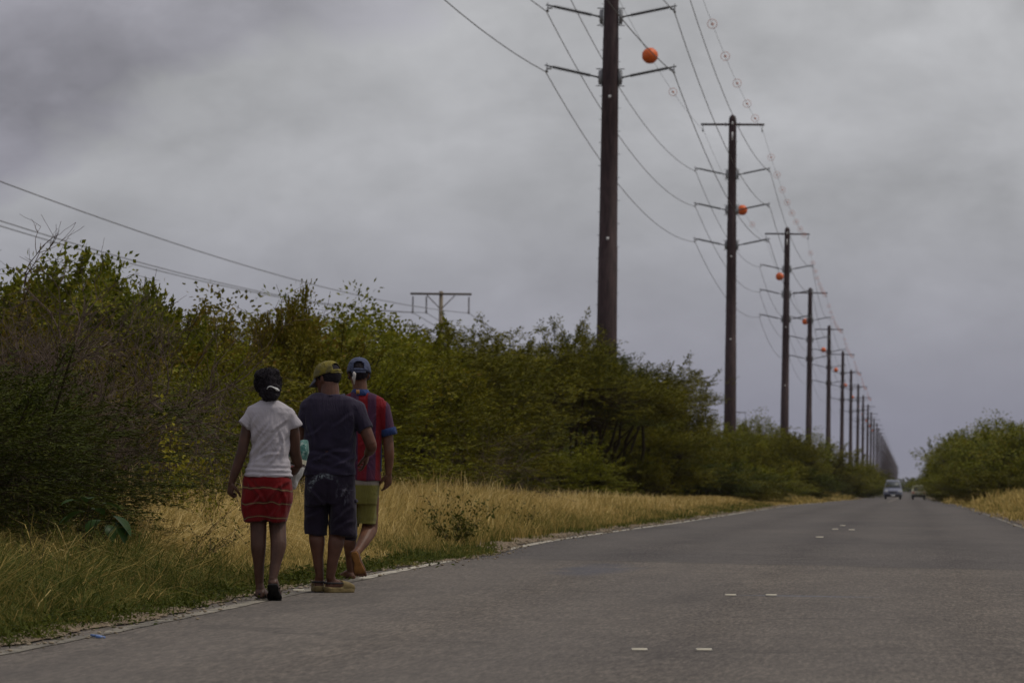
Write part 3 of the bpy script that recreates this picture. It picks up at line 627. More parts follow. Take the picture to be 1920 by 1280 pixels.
put('tangle_b', 790, 96, top=760, label='grey dry branches reaching out right of the striped shirt', cat='dry bush', name='dry_bush', bark=M_TWIG, rz=1.0)
put('broad_mid', 840, 112, top=735, mat='lime', label='small lime leaved bush at the left foot of the spreading acacia', cat='bush', name='bush', rz=1.0)
put('broad_mid', 930, 128, top=800, mat='shade', label='dark leafy bush in the shade beneath the spreading acacia', cat='bush', name='bush', rz=5.0)  # darker leaf colour paints in the shade of the hollow
put('acacia_mid', 800, 118, top=622, mat='acacia', label='tall acacia in front of the small wooden power pole', cat='acacia tree', name='acacia_tree', sx=1.05)
put('acacia_mid', 870, 138, top=616, mat='acacia', label='acacia between the wooden power pole and the spreading acacia', cat='acacia tree', name='acacia_tree', rz=.6, sx=1.1)
put('acacia_big', 985, 158, top=606, mat='acacia', label='large spreading acacia with the highest feathery crown right of the walkers', cat='acacia tree', name='acacia_tree', rz=.3, sx=.95)
put('acacia_big', 1110, 172, top=632, mat='acacia', label='large acacia in front of the foot of the nearest steel power pole', cat='acacia tree', name='acacia_tree', rz=2.1, sx=1.0)
put('acacia_big', 1055, 166, top=640, mat='shade', label='darker acacia between the two largest acacias', cat='acacia tree', name='acacia_tree', rz=5.0, sx=.85)
put('acacia_mid', 1210, 182, top=790, mat='acacia', label='acacia branches reaching lowest to the right beneath the large acacias', cat='acacia tree', name='acacia_tree', rz=3.0, sx=.9)
put('acacia_big', 1175, 186, top=690, mat='acacia', label='acacia whose branches reach right below the nearest steel pole arms', cat='acacia tree', name='acacia_tree', rz=4.3, sx=.85)
put('acacia_mid', 1225, 196, top=752, mat='acacia', label='acacia at the right hand end of the large acacia clump', cat='acacia tree', name='acacia_tree', rz=1.2, sx=.95)
put('acacia_low', 1050, 150, top=835, mat='lime', label='light green low bush at the foot of the large acacia', cat='acacia bush', name='acacia_bush', sx=.9)
put('acacia_low', 1190, 172, top=850, mat='acacia', label='low feathery bush at the grass edge below the nearest steel pole', cat='acacia bush', name='acacia_bush', rz=2.7)
put('acacia_low', 1285, 200, top=850, mat='shade', label='dark low acacia where the golden grass ends by the road', cat='acacia bush', name='acacia_bush', rz=.4, sx=1.0)
put('tangle_b', 985, 140, top=850, label='dark stems in the deep shade under the large acacia', cat='dry bush', name='dry_bush', bark=M_BARK, rz=3.0)
put('tangle', 1110, 152, top=845, label='bare lower stems beneath the acacia near the nearest steel pole', cat='dry bush', name='dry_bush', bark=M_BARK, rz=2.0)
# --- second acacia belt towards the far poles
mid = [(1345, 300, 792, 'acacia_mid', 'lime', 'pale green acacia behind and left of the second steel pole'),
 (1395, 250, 826, 'acacia_low', 'acacia', 'feathery acacia in front of the foot of the second steel pole'),
 (1335, 215, 870, 'acacia_low', 'shade', 'dark acacia drooping to the road edge left of the second steel pole'),
 (1405, 390, 780, 'broad_wide', 'lime', 'rounded green tree right behind the second steel pole'),
 (1440, 400, 800, 'acacia_mid', 'acacia', 'acacia left of the third steel pole'),
 (1442, 290, 860, 'acacia_low', 'acacia', 'low acacia below the third steel pole, next to the straw patch'),
 (1480, 345, 815, 'acacia_mid', 'acacia', 'acacia hiding the foot of the third steel pole'),
 (1500, 390, 812, 'broad_wide', 'broad', 'darker tree between the third and fourth steel poles'),
 (1505, 330, 880, 'acacia_low', 'shade', 'dark low bush leaning to the road under the fourth steel pole'),
 (1532, 430, 832, 'acacia_mid', 'acacia', 'acacia in front of the foot of the fourth steel pole'),
 (1345, 206, 884, 'acacia_low', 'acacia', 'drooping acacia whose low branches touch the road edge before the straw patch'),
 (1385, 236, 868, 'acacia_low', 'lime', 'light green acacia between the dark drooping one and the second steel pole'),
 (1425, 262, 880, 'acacia_low', 'acacia', 'low acacia crowding the road edge right of the second steel pole'),
 (1462, 290, 872, 'acacia_low', 'shade', 'dark low acacia crowding the road edge left of the third steel pole'),
 (1475, 300, 895, 'fine_shrub', 'acacia', 'small shrub at the road edge below the third steel pole'),
 (1555, 450, 872, 'acacia_low', 'acacia', 'acacia at the foot of the fifth steel pole'),
 (1575, 520, 862, 'acacia_mid', 'lime', 'green acacia just right of the fifth steel pole'),
 (1600, 640, 868, 'acacia_mid', 'acacia', 'acacia left of the dark line of far poles'),
 (1618, 600, 888, 'acacia_low', 'lime', 'yellowish bush at the road edge left of the van'),
 (1632, 760, 880, 'acacia_mid', 'acacia', 'last tree that can be told apart left of the van')]
for i, (px, Z, top, key, mt, lb) in enumerate(mid):
    put(key, px, Z, top=top, mat=mt, label=lb, cat='acacia tree' if 'acacia' in key else 'tree', name='acacia_tree' if 'acacia' in key else 'broadleaf_tree', rz=i*1.7, sx=(1.1 if Z < 400 else 1.4))
# --- right side of the road
right = [(1925, 262, 790, 'broad_wide', 'broad', 'green tree cut by the right frame edge'), (1885, 300, 784, 'broad_wide', 'broad', 'highest tree right of the road, near the frame edge'),
 (1905, 250, 880, 'acacia_low', 'acacia', 'low bush behind the straw grass at the right frame edge'),
 (1850, 350, 806, 'broad_wide', 'broad', 'tree right of the road, second from the frame edge'), (1815, 400, 806, 'broad_wide', 'lime', 'middle tree of the group right of the road'),
 (1785, 450, 815, 'broad_wide', 'broad', 'tree right of the road above the straw tuft'), (1840, 310, 868, 'acacia_low', 'acacia', 'low dark bush under the middle trees right of the road'),
 (1822, 500, 826, 'acacia_mid', 'acacia', 'tree whose twigs overhang the road above the small car'), (1790, 380, 880, 'acacia_low', 'lime', 'bush at the verge beneath the trees right of the road'),
 (1822, 430, 884, 'acacia_low', 'acacia', 'bush at the road edge nearest the small car'), (1762, 640, 868, 'acacia_mid', 'acacia', 'far tree just behind the small car')]
for i, (px, Z, top, key, mt, lb) in enumerate(right):
    put(key, px, Z, top=top, mat=mt, label=lb, cat='tree' if 'broad' in key or 'mid' in key else 'bush', name='broadleaf_tree' if 'broad' in key else 'acacia_tree', rz=i*1.3+.4, sx=(1.35 if Z < 460 else 1.15))
# --- thicket behind and far wood: one mass nobody could count, built from real leaves
def thicket(name, items, label):
    Vs = []; Ts = []; n = 0
    r = np.random.RandomState(77)
    for (X, Y, h, wd, nl, lf) in items:
        nc = 60; d = rdir(r, nc); C = d*[wd, wd, h*.55]*(0.75+.35*r.rand(nc))[:, None]+[X, Y, gzf(Y)+h*.45]
        C[:, 2] = np.maximum(C[:, 2], gzf(Y)+.1)
        ii = r.randint(0, nc, nl); P = C[ii]+r.normal(size=(nl, 3))*[wd*.2, wd*.2, h*.07]
        D = rdir(r, nl)*[1, 1, .5]; Nn = rdir(r, nl)*.7+[0, -.2, .8]; L = lf*(.6+.8*r.rand(nl))
        V, T = leaf_geo(P, D, Nn, L, L*.5); Vs.append(V); Ts.append(T+n); n += len(V)
    o = link(name, np_mesh(name, np.concatenate(Vs), np.concatenate(Ts)), None, LEAF['shade']); tag(o, label, 'thicket', None, 'stuff'); return o  # leaf colour darkened to paint shade into the mass behind
r = np.random.RandomState(9); it = []
for Y in np.arange(50, 215, 4.0):
    hgt = float(np.interp(Y, [50, 60, 75, 95, 115, 150, 215], [2.2, 2.3, 3.0, 3.6, 3.9, 4.5, 4.0]))
    for X in ((-13.2, -17.5) if Y > 90 else (-12.0, -15)): it.append((X+r.normal()*.8, Y+r.normal(), hgt*(.8+.15*r.rand()), 2.4, 1500, .16))
thicket('thicket', it, 'dense thicket filling in behind the front row of bushes on the left')
it = []
for Y in np.concatenate([np.arange(215, 520, 9.0), np.geomspace(520, 3400, 60)]):
    for X, q in ((-12.6, .86), (-16.5, .9)) if Y < 520 else ((-8.3, .80), (-13.5, 1.0)): it.append((X+r.normal()*.8, Y+r.normal()*3, q*4.4*(.78+.3*r.rand()), 2.6+Y*.0012, 520 if Y < 900 else 260, .10+Y*.00055))
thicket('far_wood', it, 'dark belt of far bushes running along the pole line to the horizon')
it = []
for Y in np.concatenate([np.arange(235, 520, 9.0), np.geomspace(520, 3400, 50)]):
    for X, q in ((9.5, .86), (14.0, .9)) if Y < 520 else ((6.2, .85), (11.5, 1.0)): it.append((X+r.normal()*.7, Y+r.normal()*3, q*4.6*(.78+.3*r.rand()), 2.4+Y*.0012, 520 if Y < 900 else 260, .10+Y*.00055))
thicket('far_wood', it, 'belt of far bushes running along the right side of the road')
it = [(X, 4200+r.rand()*300, 6+3*r.rand(), 14, 300, 3.0) for X in np.arange(-120, 120, 9)]
thicket('far_wood', it, 'low dark wood on the horizon where the road ends')

def creeping(name, items, label, mat):
    r = np.random.RandomState(31); Ps = []
    for (x, y, rad, h, n) in items:
        q = r.normal(size=(n, 3))*[rad, rad*1.6, 0]; q[:, 2] = r.rand(n)*h*np.exp(-(q[:, 0]/rad)**2*.5); Ps.append(q+[x, y, gzf(y)+.012])
    Ps = np.concatenate(Ps); n = len(Ps); L = .035*(.5+.9*r.rand(n))*(Ps[:, 1]/40)**.5
    V, T = leaf_geo(Ps, rdir(r, n)*[1, 1, .5]+[0, 0, .25], rdir(r, n)*.6+[0, -.3, .8], L, L*.42); o = link(name, np_mesh(name, V, T), None, LEAF[mat]); tag(o, label, 'weeds', None, 'stuff')
r = np.random.RandomState(3); it = []
for i in range(70):
    y = 26.5+r.rand()**1.2*26; it.append((float(edgeX(y))-.20+r.normal()*.10, y, .06+.09*r.rand(), .03+.08*r.rand(), 130))
creeping('ground_weeds', it, 'low green weeds creeping along the edge of the asphalt', 'shade')
# ---------------------------------------------------------------- single plants in the grass
def stalks(name, px, py_base, Z, spec, mat, label, cat, leafL=.05, leafW=.022, n_leaf=22, clump=.035, stem_r=.0035, bark=None):
    """spec: list of tip pixels; each stalk runs from the base to its tip and carries leaves on its outer half"""
    b = at(px, py_base, Z); b.z = gzf(Z)
    e = empty(name, b, 0, label, cat); g = Geo(); r = np.random.RandomState(int(px)); Ps = []; Ds = []
    for (tx, ty, dz) in spec:
        t_ = np.array(at(tx, ty, Z+dz)-b); m = t_*[.35, .5, .6]+r.normal(size=3)*.03; tt = np.linspace(0, 1, 7)[:, None]
        c = 2*tt*(1-tt)*m+tt*tt*t_; g.tubes(c, np.linspace(stem_r, stem_r*.3, 7), 5)
        k = r.randint(1, 7, 3)
        for q in range(7):     # side twigs
            s = c[2+q % 5]; dv = norm(r.normal(size=3)+t_*.8)*np.linalg.norm(t_)*.22; g.tubes(np.array([s, s+dv*.5+[0, 0, .01], s+dv]), [stem_r*.5, stem_r*.3, .0008], 4)
            for w_ in range(n_leaf//4): Ps.append(s+dv*(.3+.8*r.rand())+r.normal(size=3)*clump*.6)
        for w_ in range(n_leaf): Ps.append(c[2+r.randint(5)]+r.normal(size=3)*clump)
    Ps = np.array(Ps); n = len(Ps)
    V, T = leaf_geo(Ps, rdir(r, n)+[0, 0, .15], rdir(r, n)*.8+[0, -.4, .6], leafL*(.5+.8*r.rand(n)), leafW*(.5+.8*r.rand(n)))
    link('stem', g.mesh('stem'), e, bark or M_BARK); link('foliage', np_mesh('foliage', V, T), e, LEAF[mat]); return e
stalks('weed', 850, 1040, 60, [(800, 935, 0), (836, 925, .3), (870, 945, -.2), (905, 950, 0), (780, 960, .2), (860, 975, 0), (890, 1000, .1), (925, 952, .2), (820, 985, 0)], 'weed', 'dark leafy weed standing in the golden grass right of the walkers', 'weed', .05, .026, 26, .05)
stalks('weed', 985, 1010, 74, [(965, 950, 0), (1005, 955, .3), (990, 965, 0)], 'weed', 'small grey weed in the golden grass farther right of the dark leafy weed', 'weed', .05, .022, 14, .05)
stalks('branch', 330, 1040, 42, [(445, 948, 0), (470, 972, -.3), (440, 1003, 0), (420, 965, .3), (462, 1000, .2)], 'weed', 'thin low branches with tiny leaves reaching towards the left hand of the woman', 'branch', .028, .014, 26, .03, .0035, simple('red_brown_twig', (.075, .038, .03), .2, 20))
stalks('sapling', 330, 965, 50, [(318, 790, 0), (326, 815, .2), (345, 838, 0), (308, 850, -.2), (322, 872, .1), (335, 890, 0)], 'yellow', 'yellow green leafy sapling standing in front of the dark gap in the bushes', 'sapling', .060, .036, 26, .045)
stalks('weed', 385, 985, 49, [(372, 850, 0), (402, 838, .2), (418, 860, 0), (392, 878, .1), (360, 868, 0), (430, 872, .1), (380, 900, .1)], 'olive', 'brown flowering weeds between the sapling and the woman', 'weed', .04, .022, 22, .04)
stalks('weed', 285, 985, 49, [(270, 870, 0), (296, 880, .2), (250, 885, 0), (305, 905, .1), (232, 900, 0), (275, 920, .1)], 'olive', 'brown weeds left of the yellow sapling', 'weed', .04, .022, 20, .05)
stalks('weed', 395, 985, 48, [(378, 905, 0), (402, 915, .2), (416, 925, 0), (350, 920, .1), (330, 915, .1)], 'lime', 'soft green weeds at the foot of the yellow sapling', 'weed', .035, .014, 34, .07)
stalks('weed', 60, 1115, 35, [(40, 905, 0), (90, 940, .2), (20, 960, 0)], 'weed', 'tall thin weed in the tangled grass at the bottom left', 'weed', .03, .012, 10, .04)
# big leaved plant: every large leaf a part
e = empty('big_leaf_plant', (lambda p: (p.x, p.y, gzf(38.3)))(at(150, 1040, 38.3)), 0, 'plant with large glossy green leaves at the edge of the dark acacia', 'plant')
g = Geo(); b0 = Vector(e.location); r = np.random.RandomState(4)
def big_leaf_mesh():
    rows = 7; V = []; Q = []
    for i in range(rows):
        t = i/(rows-1); w_ = math.sin(PI*min(1, t*.93+.05))**.8*.5; z = -.35*t*t
        for j, q in enumerate((-1, -.5, 0, .5, 1)): V.append((q*w_*.75, t, z+abs(q)*.10*w_))
    for i in range(rows-1):
        for j in range(4): a = i*5+j; Q.append((a, a+1, a+6, a+5))
    return np_mesh('leaf', V, None, Q, True)
BL = big_leaf_mesh()
for i, (px, py, sz, rz, tilt) in enumerate([(160, 935, .13, .3, .3), (185, 945, .14, -1.2, .1), (205, 968, .17, -1.9, -.3), (150, 960, .15, 1.2, .0), (178, 975, .14, 2.6, -.2), (140, 940, .12, 2.2, .3), (196, 985, .12, -2.6, -.5), (168, 955, .12, -.4, .2), (212, 980, .14, -2.2, -.6), (132, 966, .12, 1.9, -.1)]):
    p = at(px, py, 38.3+r.normal()*.12)-b0; g.tubes(np.array([(r.normal()*.01, 0, 0), np.array(p)*[.3, .3, .6], np.array(p)]), [.003, .0025, .002], 5)
    lf = link('leaf', BL, e, LEAF['big']); lf.location = p; lf.scale = (sz*1.05, sz*1.0, sz*1.5); lf.rotation_euler = (tilt, 0, rz)
link('stem', g.mesh('stem'), e, M_BARK)
#%%POLES
# ---------------------------------------------------------------- steel power poles
M_STEEL = simple('weathering_steel', (0.044, 0.026, 0.026), 0.5, 4, 0.75, 0.3, stretch=(3, 3, .5))
M_GALV = simple('galvanised_steel', (0.30, 0.31, 0.32), 0.15, 20, 0.5, 0.5, 0.3)
M_INS = simple('dark_insulator', (0.055, 0.052, 0.050), 0.2, 20, 0.5, 0.4)
M_WIRE = simple('conductor_wire', (0.085, 0.080, 0.078), 0.15, 5, 0.5, 0.4)
M_ORANGE = simple('orange_fibreglass', (0.72, 0.13, 0.018), 0.12, 3, 0.5, 0.4)
M_RING = simple('faded_orange_ring', (0.62, 0.26, 0.17), 0.15, 10, 0.6, 0.3)
M_WHITE = simple('white_tag', (0.7, 0.7, 0.68), 0.1, 10, 0.6)
PTOP = 23.75                     # pole height above its ground
def pole_r(z): return 0.385-0.150*z/PTOP
LEV = [15.25, 17.45, 19.65]      # insulator tip heights above eye level
def shaft_mesh(k=20):
    g = Geo(); a = np.linspace(0, 2*PI, k, endpoint=False)
    zs = [-1.0, 4, 9.45, 9.46, 14, 17.05, 17.06, 20, PTOP-.35, PTOP-.12, PTOP]; rr = [pole_r(z)+(0.022 if z <= 9.45 else (.010 if z <= 17.05 else 0)) for z in zs]; rr[-2] *= .8; rr[-1] = .04
    g.loft([np.stack([np.cos(a)*q, np.sin(a)*q, np.full(k, z)], -1) for z, q in zip(zs, rr)]); return g.mesh('shaft', True)
SH = shaft_mesh(); 
for p in SH.polygons: p.use_smooth = True
def steps_mesh():
    g = Geo()
    for i in range(44):
        z = 4+i*.42; s = 1 if i % 2 else -1; rr_ = pole_r(z)+.01
        g.tubes(np.array([(s*rr_, 0, z), (s*(rr_+.07), 0, z), (s*(rr_+.075), 0, z+.02)]), [.010, .010, .010], 5)
    return g.mesh('climbing_steps')
STP = steps_mesh()
DIR = Vector((1, 0, 0.215)).normalized()
def ins_mesh():   # along +x, from the pole face to the tip
    g = Geo(); xs = []; rs_ = []
    L0, L1 = .32, 1.72
    xs += [0, .05, .06, L0]; rs_ += [.05, .05, .032, .032]
    n = 26
    for i in range(n):
        x = L0+(L1-L0)*i/n; d = (L1-L0)/n; big = .100 if i % 2 == 0 else .085
        xs += [x, x+d*.25, x+d*.35, x+d*.6]; rs_ += [.040, .043, big, .042]
    xs += [L1, L1+.02, 2.02]; rs_ += [.042, .03, .024]
    k = 10; a = np.linspace(0, 2*PI, k, endpoint=False)
    g.loft([np.stack([np.full(k, x), np.cos(a)*q, np.sin(a)*q], -1) for x, q in zip(xs, rs_)]); return g.mesh('insulator', True)
INS = ins_mesh()
def bracket_mesh():
    g = Geo(); g.box((.045, 0, 0), (.02, .26, .62)); g.box((.10, .09, 0), (.11, .02, .52)); g.box((.10, -.09, 0), (.11, .02, .52)); g.box((.155, 0, .0), (.02, .17, .24))
    g.box((.12, 0, .31), (.26, .22, .02)); g.box((.12, 0, -.31), (.26, .22, .02)); g.box((.16, 0, .15), (.05, .16, .02)); g.box((.16, 0, -.15), (.05, .16, .02)); return g.mesh('bracket')
BR = bracket_mesh()
def clamp_mesh():
    g = Geo(); g.box((0, 0, -.03), (.035, .05, .20)); g.box((0, 0, -.17), (.05, .13, .10)); g.tubes(np.array([(0, -.30, -.22), (0, -.12, -.24), (0, .12, -.24), (0, .30, -.22)]), [.03, .045, .045, .03], 8, True)
    g.tubes(np.array([(-.17, -.02, -.13), (.02, 0, -.15)]), [.04, .03], 8, True); return g.mesh('clamp')
CL = clamp_mesh()
def bar_mesh():
    g = Geo(); g.box((0, 0, 0), (3.95, .13, .13)); g.box((-.42, 0, .0), (.03, .3, .25)); g.box((.42, 0, .0), (.03, .3, .25)); return g.mesh('crossarm')
BAR = bar_mesh()
def hang_mesh():
    g = Geo(); g.tubes(np.array([(0, 0, -.06), (0, 0, -.30)]), [.018, .018], 6, True); g.box((0, 0, -.36), (.09, .11, .13)); g.tubes(np.array([(0, -.22, -.42), (0, 0, -.44), (0, .22, -.42)]), [.02, .04, .02], 6, True); return g.mesh('hanger')
HG = hang_mesh()
PG = 'brown steel power poles along the road'
NPOLE = 40
PX = -11.08; PXS = {1: -10.96, 3: -10.95, 4: -11.38, 5: -11.22}
def pole_x(k): return PXS.get(k, PX)
def pole_y(k): return 206.0+(k-1)*148.5
ordn = ['nearest', 'second', 'third', 'fourth', 'fifth', 'sixth', 'seventh', 'eighth', 'ninth', 'tenth', 'eleventh', 'twelfth', 'thirteenth', 'fourteenth', 'fifteenth', 'sixteenth']
DZ = {2: .27, 3: .10}
def base_z(k): return EYE+22.95-PTOP+DZ.get(k, 0)
def far_pole_mesh():
    g = Geo(); k = 8; a = np.linspace(0, 2*PI, k, endpoint=False)
    g.loft([np.stack([np.cos(a)*q, np.sin(a)*q, np.full(k, z)], -1) for z, q in ((-1, .40), (PTOP-.3, .24), (PTOP, .05))])
    g.box((0, 0, PTOP-.62), (3.95, .14, .14))
    for l in LEV:
        z = l-22.95+PTOP
        for s in (-1, 1): g.tubes(np.array([(s*.25, 0, z-.45), (s*2.3, 0, z)]), [.07, .07], 6, True)
    return g.mesh('power_pole')
FP = far_pole_mesh(); FP.materials.append(M_STEEL)
for k in range(1, NPOLE+1):
    y = pole_y(k); loc = (pole_x(k), y, base_z(k))
    if k <= 14:
        lb = {1: 'nearest and tallest looking brown steel power pole, its top cut off by the frame'}.get(k, f'{ordn[k-1]} brown steel power pole counting from the nearest')
        e = empty('power_pole', loc, 0, lb, 'power pole', PG); e.rotation_euler = (0, R((-.12, .1, -.15, .2, 0, -.1, .15)[k % 7]), 0)
        link('shaft', SH, e, M_STEEL)
        c = link('crossarm', BAR, e, M_STEEL); c.location = (0, -.02, PTOP-.62)
        if k <= 4: s_ = link('climbing_steps', STP, e, M_GALV); s_['kind'] = 'stuff'
        for s in (-1, 1):
            h = link('hanger', HG, e, M_GALV); h.location = (s*1.85, -.02, PTOP-.62)
        for l in LEV:
            z = l-22.95+PTOP; zb = z-.44; rb_ = pole_r(zb)
            for s in (-1, 1):
                b = link('bracket', BR, e, M_GALV); b.location = (s*(rb_-.02), 0, zb); b.rotation_euler = (0, 0, 0 if s > 0 else PI)
                i_ = link('insulator', INS, e, M_INS); i_.location = (s*(rb_+.13), 0, zb); i_.rotation_euler = (0, -math.asin(DIR.z), 0 if s > 0 else PI)
                if s < 0: i_.rotation_euler = (0, math.asin(DIR.z), 0); i_.scale = (-1, 1, 1)
                if k <= 6:
                    cl = link('clamp', CL, e, M_GALV); cl.location = (s*2.31, 0, z); cl.scale = (s, 1, 1)
        if k <= 3:
            for zz, hh in ((PTOP-1.35, .5), (14.9, .10), (9.75, .10), (PTOP-.55, .18)):
                t_ = Geo(); t_.box((0, -pole_r(zz)-.012, zz), (.10, .012, hh)); link('tag_plate', t_.mesh('tag_plate'), e, M_WHITE)
    else:
        o = link('power_pole', FP, None); o.location = loc
        tag(o, 'far brown steel power pole in the packed row at the end of the line', 'power pole', PG)
# ---------------------------------------------------------------- wires of the main line
SAG = 1.45
def span_pts(x0, y0, z0, x1, y1, z1, sag, n=22):
    t = np.linspace(0, 1, n); return np.stack([x0+(x1-x0)*t, y0+(y1-y0)*t, z0+(z1-z0)*t-4*sag*t*(1-t)], -1)
def line(name, dx, zz, sag, rad, label, k1=30):
    pts = []
    for k in range(0, k1):
        a = span_pts(pole_x(k)+dx, pole_y(k), EYE+zz+DZ.get(k, 0), pole_x(k+1)+dx, pole_y(k+1), EYE+zz+DZ.get(k+1, 0), sag, 20 if k < 6 else 9); pts.append(a if k == 0 else a[1:])
    pts = np.concatenate(pts); rr_ = np.full(len(pts), rad)
    g = Geo(); g.tubes(pts, rr_, 5); o = link(name, g.mesh(name, True), None, M_WIRE)
    return tag(o, label, 'wire', 'wires of the steel pole line')
nm = {15.25: 'lowest', 17.45: 'middle', 19.65: 'upper'}
for l in LEV:
    for s in (-1, 1):
        line('power_wire', s*2.33, l-.25, SAG, .017, f'{nm[l]} power wire on the {"left" if s < 0 else "right"} arms of the steel poles')
ZS = 22.95-.62-.42
line('shield_wire', -1.85, ZS, .9, .0085, 'thin top wire on the left crossarm ends, carrying the orange balls')
line('shield_wire', 1.85, ZS, .9, .0085, 'thin top wire on the right crossarm ends, carrying the ring markers')
def on_shield(s, Y):
    k = int((Y-pole_y(1))//148.5)+1; t = (Y-pole_y(k))/148.5
    return Vector((pole_x(k)+(pole_x(k+1)-pole_x(k))*t+s*1.85, Y, EYE+ZS+DZ.get(k, 0)*(1-t)+DZ.get(k+1, 0)*t-4*.9*t*(1-t)))
# orange marker balls
def ball_parts():
    g = Geo(); g.ball((0, 0, 0), .385, 28, 18); a = g.mesh('shell', True)
    g2 = Geo(); t = np.linspace(0, 2*PI, 33); g2.tubes(np.stack([np.cos(t)*.388, np.zeros(33), np.sin(t)*.388], -1), np.full(33, .008), 5); b = g2.mesh('seam')
    g3 = Geo()
    for q in range(8):
        an = q*PI/4+.4; g3.box((math.cos(an)*.395, 0, math.sin(an)*.395), (.035, .05, .035))
    c = g3.mesh('bolt_lugs'); return a, b, c
BA, BS, BB = ball_parts()
balls = {1: 279, 2: 435, 3: 568, 4: 719, 5: 865, 6: 1010, 7: 1160, 8: 1310, 9: 1460, 10: 1605, 11: 1755, 12: 1900, 13: 2050}
for k, Y in balls.items():
    p = on_shield(-1, Y)
    lb = {1: 'large orange marker ball just right of the nearest steel pole'}.get(k, f'orange marker ball between the {ordn[k-1]} and {ordn[k]} steel poles')
    e = empty('marker_ball', p, 0, lb, 'marker ball', 'orange marker balls on the wire')
    link('shell', BA, e, M_ORANGE)
    if k < 4: link('seam', BS, e, M_ORANGE); link('bolt_lugs', BB, e, M_ORANGE)['kind'] = 'stuff'
# ring markers (spiral ring around the wire, seen face on)
def ring_mesh():
    g = Geo(); t = np.linspace(0, 2*PI, 25); g.tubes(np.stack([np.cos(t)*.215, np.sin(t)*.02, np.sin(t)*.215], -1), np.full(25, .014), 5)
    return g.mesh('ring', True)
def hub_mesh():
    g = Geo(); t = np.linspace(0, 5*PI, 40); g.tubes(np.stack([np.cos(t)*(.02+.05*t/t.max()), t*.03-.22, np.sin(t)*(.02+.05*t/t.max())], -1), np.full(40, .013), 5)
    return g.mesh('spiral_grip', True)
RM, HM = ring_mesh(), hub_mesh()
def ring(p, lb):
    e = empty('ring_marker', p, 0, lb, 'ring marker', 'faded orange ring markers on the top wires')
    link('ring', RM, e, M_RING); link('spiral_grip', HM, e, M_RING)
cnt = 0
for k in range(1, 9):
    for j in range(8 if k > 1 else 6):
        if k == 1: Y = [241, 260, 279, 299, 318, 335][j]
        else: Y = pole_y(k)+20+j*16.2
        if Y > pole_y(k+1)-12 and k > 1: continue
        w_ = ['first', 'second', 'third', 'fourth', 'fifth', 'sixth', 'seventh', 'eighth'][j]
        ring(on_shield(1, Y), f'{w_} ring marker on the right top wire after the {ordn[k-1]} steel pole')
for k, Y in ((1, 307), (2, 462), (3, 603), (4, 748), (5, 893)):
    ring(on_shield(-1, Y), f'left wire ring marker past the ball between the {ordn[k-1]} and {ordn[k]} poles')
# ---------------------------------------------------------------- wooden pole line on the left
M_WOODP = simple('sun_bleached_pole_wood', (0.24, 0.20, 0.14), 0.2, 6, 0.9, 0.1, stretch=(4, 4, .4))
M_WOODD = simple('crossarm_wood', (0.11, 0.09, 0.07), 0.2, 6, 0.9, 0.1)
M_PORC = simple('porcelain', (0.10, 0.09, 0.09), 0.2, 10, 0.3, 0.5)
WX = -28.3; WH = 11.55
wp = [(56, None), (343, 'slim wooden T pole above the bushes left of the nearest steel pole'), (488, None), (633, 'wooden T pole half hidden at the right edge of the big acacias'), (782, 'small far wooden T pole left of the second steel pole'), (930, 'farthest wooden T pole behind the bushes by the third steel pole')]
def ins_string():
    g = Geo(); xs = []; rr_ = []
    for i in range(9):
        z = -.08-i*.105; xs += [z, z-.02, z-.04, z-.09]; rr_ += [.02, .055, .065, .02]
    k = 8; a = np.linspace(0, 2*PI, k, endpoint=False); g.loft([np.stack([np.cos(a)*q, np.sin(a)*q, np.full(k, z)], -1) for z, q in zip(xs, rr_)]); g.box((0, 0, -1.05), (.12, .16, .12)); return g.mesh('insulator_string')
IS = ins_string(); WOFF = (-1.70, -.88, 1.70)
for y, lb in wp:
    if lb is None: continue
    e = empty('wooden_power_pole', (WX, y, gzf(y)), 0, lb, 'power pole', 'wooden T poles of the smaller line')
    H_ = WH+EYE-gzf(y)+(.8 if y > 700 else 0); g = Geo(); g.tubes(np.array([(0, 0, -.5), (0, 0, H_*.5), (0, 0, H_+.1)]), [.17, .145, .115], 10, True); link('post', g.mesh('post', True), e, M_WOODP)
    g = Geo(); g.box((0, -.14, H_-.08), (3.7, .10, .13)); link('crossarm', g.mesh('crossarm'), e, M_WOODD)
    for s in (-1, 1):
        g = Geo(); g.tubes(np.array([(s*.85, -.14, H_-.16), (s*.06, -.14, H_-.95)]), [.03, .03], 5, True); link('brace', g.mesh('brace'), e, M_WOODD)
    for x in WOFF:
        o = link('insulator_string', IS, e, M_PORC); o.location = (x, -.14, H_-.16)
for i, x in enumerate(WOFF):
    pts = []
    for j in range(len(wp)-1):
        y0, y1 = wp[j][0], wp[j+1][0]; sg = (2.02, 2.10, 1.75)[i] if j == 0 else .8
        a = span_pts(WX+x, y0, EYE+WH-1.22, WX+x, y1, EYE+WH-1.22, sg, 40 if j == 0 else 14); a[:, 1] -= .14; pts.append(a if j == 0 else a[1:])
    pts = np.concatenate(pts); g = Geo(); g.tubes(pts, np.full(len(pts), .018), 5)
    tag(link('power_wire', g.mesh('power_wire', True), None, M_WIRE), ('lower of the two close wires crossing the sky at the far left', 'upper of the two close wires crossing the sky at the far left', 'single higher wire crossing the sky at the far left')[i], 'wire', 'wires of the wooden pole line')

